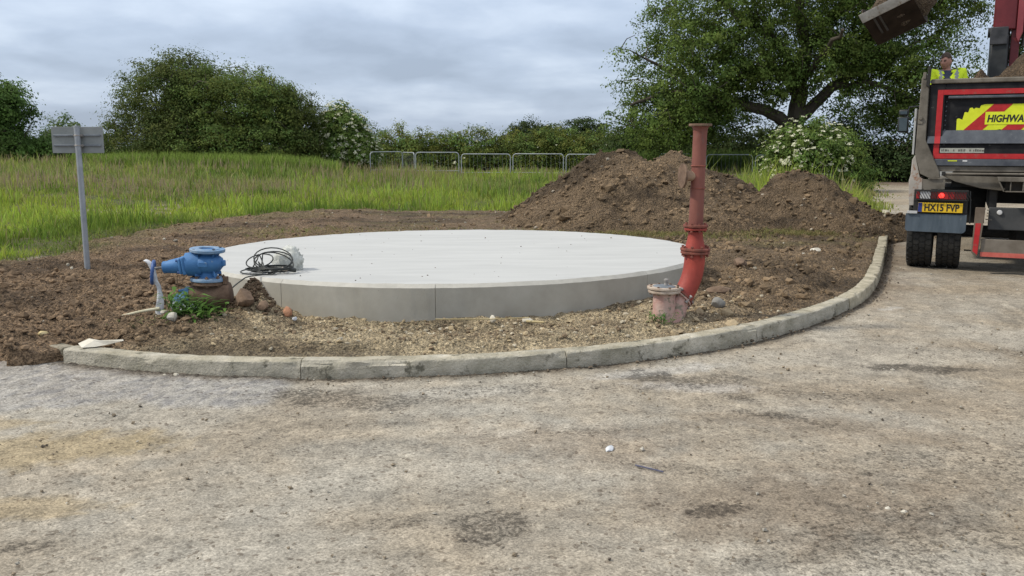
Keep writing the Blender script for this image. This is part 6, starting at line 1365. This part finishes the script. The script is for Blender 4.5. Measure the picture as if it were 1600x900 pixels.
tp(MB().prism([(0.125, 3.12), (0.165, 3.05), (0.215, 3.2), (0.205, 3.9), (0.17, 4.4), (0.17, 5.4), (0.125, 5.5)], 0.28, (CS, CT - 0.16, 0)), 'mast_side_plate', M['boom_red2'], mast, 0.008)
tp(MB().tube([(CS + 0.26, CT - 0.1, 3.0), (CS + 0.26, CT - 0.1, 4.2)], 0.05, 14), 'ram', M['plastic'], mast)

# bucket slung from the crane, lip down towards the camera
bO = Vector((5.295, 14.0, 3.42)); bw = Vector((0.75, -0.51, 0.40)).normalized(); bd = Vector((0.40, 0.42, -0.44)); bd = (bd - bw * bd.dot(bw)).normalized(); bn = bw.cross(bd).normalized()
if bn.z < 0: bn = -bn
def bl(w, d, n): return t_local(bO + bw * w + bd * d + bn * n)
BW = 0.70
prof = [(0.0, 0.0), (0.50, -0.04), (0.62, 0.0), (0.72, 0.10), (0.78, 0.28), (0.77, 0.52), (0.68, 0.74)]
inn = [(0.0, 0.022), (0.49, -0.015), (0.60, 0.025), (0.69, 0.12), (0.75, 0.28), (0.74, 0.51), (0.66, 0.72)]
ring = prof + inn[::-1]; n_ = len(ring); mb = MB()
mb.add([bl(0, *p) for p in ring] + [bl(BW, *p) for p in ring], [tuple(range(n_)), tuple(range(n_, 2 * n_))[::-1]] + [(i, (i + 1) % n_, n_ + (i + 1) % n_, n_ + i) for i in range(n_)])
side = prof + [(0.55, 0.72), (0.12, 0.34)]; m_ = len(side)
for w0 in (-0.022, BW):
    mb.add([bl(w0, *p) for p in side] + [bl(w0 + 0.022, *p) for p in side], [tuple(range(m_)), tuple(range(m_, 2 * m_))[::-1]] + [(i, (i + 1) % m_, m_ + (i + 1) % m_, m_ + i) for i in range(m_)])
# boom and stick above the frame
tip = Vector((CS - 0.1, CT, 5.55)); elb = bl(0.5, 0.6, 0.8) + Vector((0.25, 0.25, 1.9)); pin = bl(0.5, 0.70, 0.80)
boom = tp(MB().tube([tip, tip * 0.5 + elb * 0.5 + Vector((0, 0, 0.12)), elb], [0.19, 0.17, 0.14], 8), 'crane_boom', M['boom_red'], bevel=0.01)
tp(MB().tube([elb, pin], [0.13, 0.10], 8), 'crane_stick', M['boom_red'], bevel=0.01)
bk = mb.build('bucket', M['bucket'], lorry, world_space=False, angle=25)
tp(MB().tube([bl(0.36, 0.66, 0.72), bl(0.40, 0.68, 0.84)], 0.05, 8).tube([bl(0.64, 0.66, 0.72), bl(0.60, 0.68, 0.84)], 0.05, 8).tube([bl(0.34, 0.69, 0.80), bl(0.66, 0.69, 0.80)], 0.035, 10), 'bucket_hanger', M['dark'], bk)
ce = MB(); a = [(-0.085, 0.010), (0.045, -0.030), (0.065, -0.028), (0.05, 0.034), (-0.06, 0.032)]
ce.add([bl(-0.03, *p) for p in a] + [bl(BW + 0.03, *p) for p in a], [(0, 1, 2, 3, 4), (9, 8, 7, 6, 5)] + [(i, (i + 1) % 5, 5 + (i + 1) % 5, 5 + i) for i in range(5)])
tp(ce, 'cutting_edge', M['edge_steel'], bk, 0.003)
wr = MB()
for w0 in (0.12, 0.20): wr.add([bl(w0 + u, d_, n2_) for d_, n2_ in ((0.06, -0.006), (0.40, -0.034)) for u in (0, 0.03)] + [bl(w0 + u, d_, n2_ - 0.012) for d_, n2_ in ((0.06, -0.006), (0.40, -0.034)) for u in (0, 0.03)], [(0, 1, 3, 2), (4, 6, 7, 5), (0, 4, 5, 1), (2, 3, 7, 6), (0, 2, 6, 4), (1, 5, 7, 3)])
tp(wr, 'wear_strips', mat('scraped_steel', (0.045, 0.038, 0.033), (0.08, 0.07, 0.062), scale=8), bk)
rr = np.random.default_rng(9)
v = ICO3 * 1.0; v = v * (0.80 + 0.5 * fbm(v[:, 0] * 2 + v[:, 2], v[:, 1] * 2, 4, 601))[:, None]; cen = bO + bw * 0.5 + bd * 0.34 + bn * 0.25
V = np.array([[*(cen + bw * p[0] * 0.46 + bd * p[1] * 0.33 + bn * (p[2] * 0.27))] for p in v]); V = np.vstack([V]); c_ = np.array(cen)
o = np_mesh('bucket_soil', V - c_, ICO3F.ravel(), np.full(len(ICO3F), 3), M['soil'], None, np.tile(np.array((0.17, 0.125, 0.085)), (len(V), 1)) * (0.8 + 0.4 * rr.random((len(V), 1))), True); o.location = cen
tag(o, 'brown soil heaped in the hanging steel bucket', 'soil')

# soil load
xs = np.arange(0.05, W - 0.04, 0.03); ys = np.arange(0.08, 2.92, 0.04); x, y, F = rect_grid(xs, ys)
z = 1.94 + 0.98 * np.exp(-((x - 1.38) / 0.70) ** 2 - ((y - 1.1) / 0.95) ** 2) + 0.30 * np.exp(-((x - 0.50) / 0.13) ** 2 - ((y - 0.80) / 0.30) ** 2)
z = z + soil_rough(x, y) * 0.9 + (fbm(x * 2, y * 2, 3, 605) - 0.5) * 0.12
n = fbm(x * 4, y * 4, 4, 607)[:, None]
ld = np_mesh('soil_load', np.stack([x, y, z - 1.3], 1), F, np.full(len(F), 4), M['soil'], None, np.array((0.125, 0.085, 0.050)) * (0.65 + 0.7 * n), True); ld.location = t_world(0, 0, 1.3); ld.rotation_euler = (0, 0, -YAW)
tag(ld, 'brown soil loaded in the lorry, showing above the tailgate', 'soil load')

# ------------------------------------------------------------------ man standing on the crane platform
def person():
    base = t_world(0.12, 3.36, 1.165)
    root = thing('person', 'man in an open yellow high-visibility jacket standing up behind the lorry tailgate', 'person', tuple(base), R(-20)); root.scale = (0.94, 0.94, 0.94)
    J = {'pel': (0.02, 0, 0.98, .150, .115), 'sp1': (0.01, -0.005, 1.12, .150, .110), 'sp2': (0.0, -0.01, 1.30, .168, .115), 'ch': (-0.01, -0.02, 1.475, .165, .105), 'nb': (-0.03, -0.03, 1.565, .070, .065), 'nk': (-0.045, -0.05, 1.615, .058, .060), 'hd': (-0.055, -0.075, 1.68, .06, .07)}
    E = [('pel', 'sp1'), ('sp1', 'sp2'), ('sp2', 'ch'), ('ch', 'nb'), ('nb', 'nk'), ('nk', 'hd')]
    for s, sx in (('l', -1), ('r', 1)):
        J['sh' + s] = (sx * 0.205 - 0.005, -0.02, 1.545, .078, .078); J['el' + s] = (sx * 0.255, -0.04, 1.18, .048, .048); J['wr' + s] = (sx * 0.20, -0.27, 1.08, .032, .028)
        J['pa' + s] = (sx * 0.185, -0.345, 1.07, .036, .018); E += [('ch', 'sh' + s), ('sh' + s, 'el' + s), ('el' + s, 'wr' + s), ('wr' + s, 'pa' + s)]
        for k, (o_, L_) in enumerate(((-0.030, .072), (-0.010, .082), (0.010, .078), (0.029, .062))):
            J[f'f{k}{s}'] = (sx * 0.18 + o_, -0.345 - L_ * 0.6, 1.065, .0095, .0095); J[f'g{k}{s}'] = (sx * 0.18 + o_, -0.345 - L_ * 0.95, 1.035, .008, .008); E += [('pa' + s, f'f{k}{s}'), (f'f{k}{s}', f'g{k}{s}')]
        J['t0' + s] = (sx * 0.145, -0.33, 1.06, .011, .011); J['t1' + s] = (sx * 0.13, -0.37, 1.045, .009, .009); E += [('pa' + s, 't0' + s), ('t0' + s, 't1' + s)]
        J['hp' + s] = (sx * 0.095 + 0.02, 0, 0.93, .098, .10); J['kn' + s] = (sx * 0.11 + 0.02, -0.02, 0.52, .066, .070); J['an' + s] = (sx * 0.12 + 0.02, 0.02, 0.09, .045, .048); J['to' + s] = (sx * 0.13 + 0.02, -0.16, 0.045, .045, .035)
        E += [('pel', 'hp' + s), ('hp' + s, 'kn' + s), ('kn' + s, 'an' + s), ('an' + s, 'to' + s)]
    def skin(jn, ed, grow=0.0, lvl=2):
        names_ = list(jn); me = bpy.data.meshes.new('person_body'); me.from_pydata([J[q][:3] for q in names_], [(names_.index(a), names_.index(b)) for a, b in ed], []); me.update()
        o = bpy.data.objects.new('person_body', me); col.objects.link(o); m = o.modifiers.new('skin', 'SKIN'); m.use_smooth_shade = True
        for i, q in enumerate(names_): me.skin_vertices[0].data[i].radius = (J[q][3] + grow, J[q][4] + grow); me.skin_vertices[0].data[i].use_root = (i == 0)
        o.modifiers.new('sub', 'SUBSURF').levels = lvl; o.modifiers['sub'].render_levels = lvl
        bpy.context.view_layer.update(); r = bpy.data.meshes.new_from_object(o.evaluated_get(bpy.context.evaluated_depsgraph_get())); bpy.data.objects.remove(o); bpy.data.meshes.remove(me); return r
    bm = bmesh.new(); bm.from_mesh(skin(list(J), E))
    # head with brow, nose, mouth, chin and ears, turned down and to the picture's left
    hv = ICO3.copy() if False else ico(4)[0]; hf = ico(4)[1]; x, y, z = hv.T.copy()
    Y = y * 0.100; X = x * 0.078 * (1 - 0.16 * sstep(-0.1, -0.9, z)); Z = z * 0.128
    fr_ = sstep(-0.25, -0.75, y)
    Y = Y - fr_ * (0.026 * np.exp(-(x / 0.17) ** 2 - ((z + 0.10) / 0.22) ** 2) + 0.010 * np.exp(-((z - 0.28) / 0.10) ** 2) * np.exp(-(x / 0.6) ** 2) + 0.012 * np.exp(-((z + 0.78) / 0.18) ** 2 - (x / 0.35) ** 2) + 0.006 * np.exp(-((z + 0.46) / 0.10) ** 2 - (x / 0.3) ** 2))
    Y = Y + fr_ * 0.012 * (np.exp(-((np.abs(x) - 0.36) / 0.16) ** 2 - ((z - 0.10) / 0.11) ** 2))
    X = X + np.sign(x) * 0.022 * np.exp(-((y - 0.05) / 0.16) ** 2 - ((z + 0.02) / 0.26) ** 2) * sstep(0.7, 0.95, np.abs(x))
    rot = Euler((R(12), R(5), R(-32))).to_matrix(); hc = Vector((-0.06, -0.085, 1.722))
    vs = [bm.verts.new(rot @ Vector(p) + hc) for p in zip(X, Y, Z)]
    for q in hf: bm.faces.new([vs[i] for i in q])
    me = bpy.data.meshes.new('person_body'); bm.to_mesh(me); bm.free(); tmp = bpy.data.objects.new('person_tmp', me); col.objects.link(tmp)
    rm = tmp.modifiers.new('remesh', 'REMESH'); rm.mode = 'VOXEL'; rm.voxel_size = 0.0095; rm.use_smooth_shade = True
    bpy.context.view_layer.update(); out = bpy.data.meshes.new_from_object(tmp.evaluated_get(bpy.context.evaluated_depsgraph_get())); bpy.data.objects.remove(tmp)
    out.materials.clear()
    for k in ('skin', 'navy', 'trousers', 'plastic', 'hair'): out.materials.append(M[k])
    inv = rot.transposed()
    for p in out.polygons:
        c = p.center; i = 1
        if (c.z > 1.585 and abs(c.x + 0.05) < 0.105) or c.y < -0.285: i = 0
        elif c.z < 0.14: i = 3
        elif c.z < 1.0 and abs(c.x) < 0.24 and c.y > -0.2: i = 2
        if c.z > 1.6:
            h = inv @ (c - hc)
            if h.y < -0.06 and abs(abs(h.x) - 0.029) < 0.011 and abs(h.z - 0.016) < 0.007: i = 3
            if h.y < -0.06 and 0.016 < abs(h.x) < 0.045 and abs(h.z - 0.035) < 0.006: i = 4
            if h.y < -0.06 and abs(h.x) < 0.022 and abs(h.z + 0.058) < 0.004: i = 3
        p.material_index = i
    o = bpy.data.objects.new('body', out); col.objects.link(o); o.parent = root
    # hair: short on the sides, fuller on top
    hb = bmesh.new(); hv2, hf2 = ico(4); keep = []
    P = np.stack([hv2[:, 0] * 0.086, hv2[:, 1] * 0.108, hv2[:, 2] * 0.137], 1); P[:, 2] += 0.010 * sstep(0.3, 0.9, hv2[:, 2]) + 0.004
    P *= (1 + 0.05 * (fbm(hv2[:, 0] * 6, hv2[:, 1] * 6 + hv2[:, 2] * 5, 3, 611) - 0.5))[:, None]
    line = 0.46 + 0.10 * np.sin(hv2[:, 0] * 5); ok = (hv2[:, 2] > np.where(hv2[:, 1] < -0.05, line, np.where(hv2[:, 1] < 0.30, 0.12, -0.42)))
    vv = {}
    for q in hf2:
        if ok[q].all():
            for i in q:
                if i not in vv: vv[i] = hb.verts.new(rot @ Vector(P[i]) + hc)
            hb.faces.new([vv[i] for i in q])
    hm = bpy.data.meshes.new('hair'); hb.to_mesh(hm); hb.free(); hm.materials.append(M['hair']); ho = bpy.data.objects.new('hair', hm); col.objects.link(ho); ho.parent = root
    so = ho.modifiers.new('thickness', 'SOLIDIFY'); so.thickness = 0.012; so.offset = -1
    # jacket: open at the front, sleeves to the wrist, grey reflective bands
    jn = ['sp1', 'pel', 'sp2', 'ch', 'nb', 'shl', 'ell', 'wrl', 'shr', 'elr', 'wrr']; jm = skin(jn, [('pel', 'sp1'), ('sp1', 'sp2'), ('sp2', 'ch'), ('ch', 'nb'), ('ch', 'shl'), ('shl', 'ell'), ('ell', 'wrl'), ('ch', 'shr'), ('shr', 'elr'), ('elr', 'wrr')], 0.020, 3)
    b = bmesh.new(); b.from_mesh(jm); kill = []
    for f in b.faces:
        c = f.calc_center_median(); cx0 = -0.028
        if (c.y < -0.03 and abs(c.x - cx0) < 0.050 + 0.22 * max(0, c.z - 1.48) and c.z > 0.9) or (c.z > 1.585 and abs(c.x + 0.03) < 0.10): kill.append(f)
    bmesh.ops.delete(b, geom=kill, context='FACES'); jm = bpy.data.meshes.new('jacket'); b.to_mesh(jm); b.free()
    jm.materials.append(M['hivis']); jm.materials.append(M['tape_grey'])
    for p in jm.polygons:
        c = p.center; g = 0
        if abs(c.x) < 0.19 and abs(abs(c.x + 0.010) - 0.115) < 0.021 and c.z > 1.05: g = 1
        if abs(c.x) > 0.17 and 1.38 < c.z < 1.43: g = 1
        if abs(c.x) < 0.2 and 1.10 < c.z < 1.16: g = 1
        p.material_index = g; p.use_smooth = True
    jo = bpy.data.objects.new('jacket', jm); col.objects.link(jo); jo.parent = root
    so = jo.modifiers.new('thickness', 'SOLIDIFY'); so.thickness = 0.008
person()
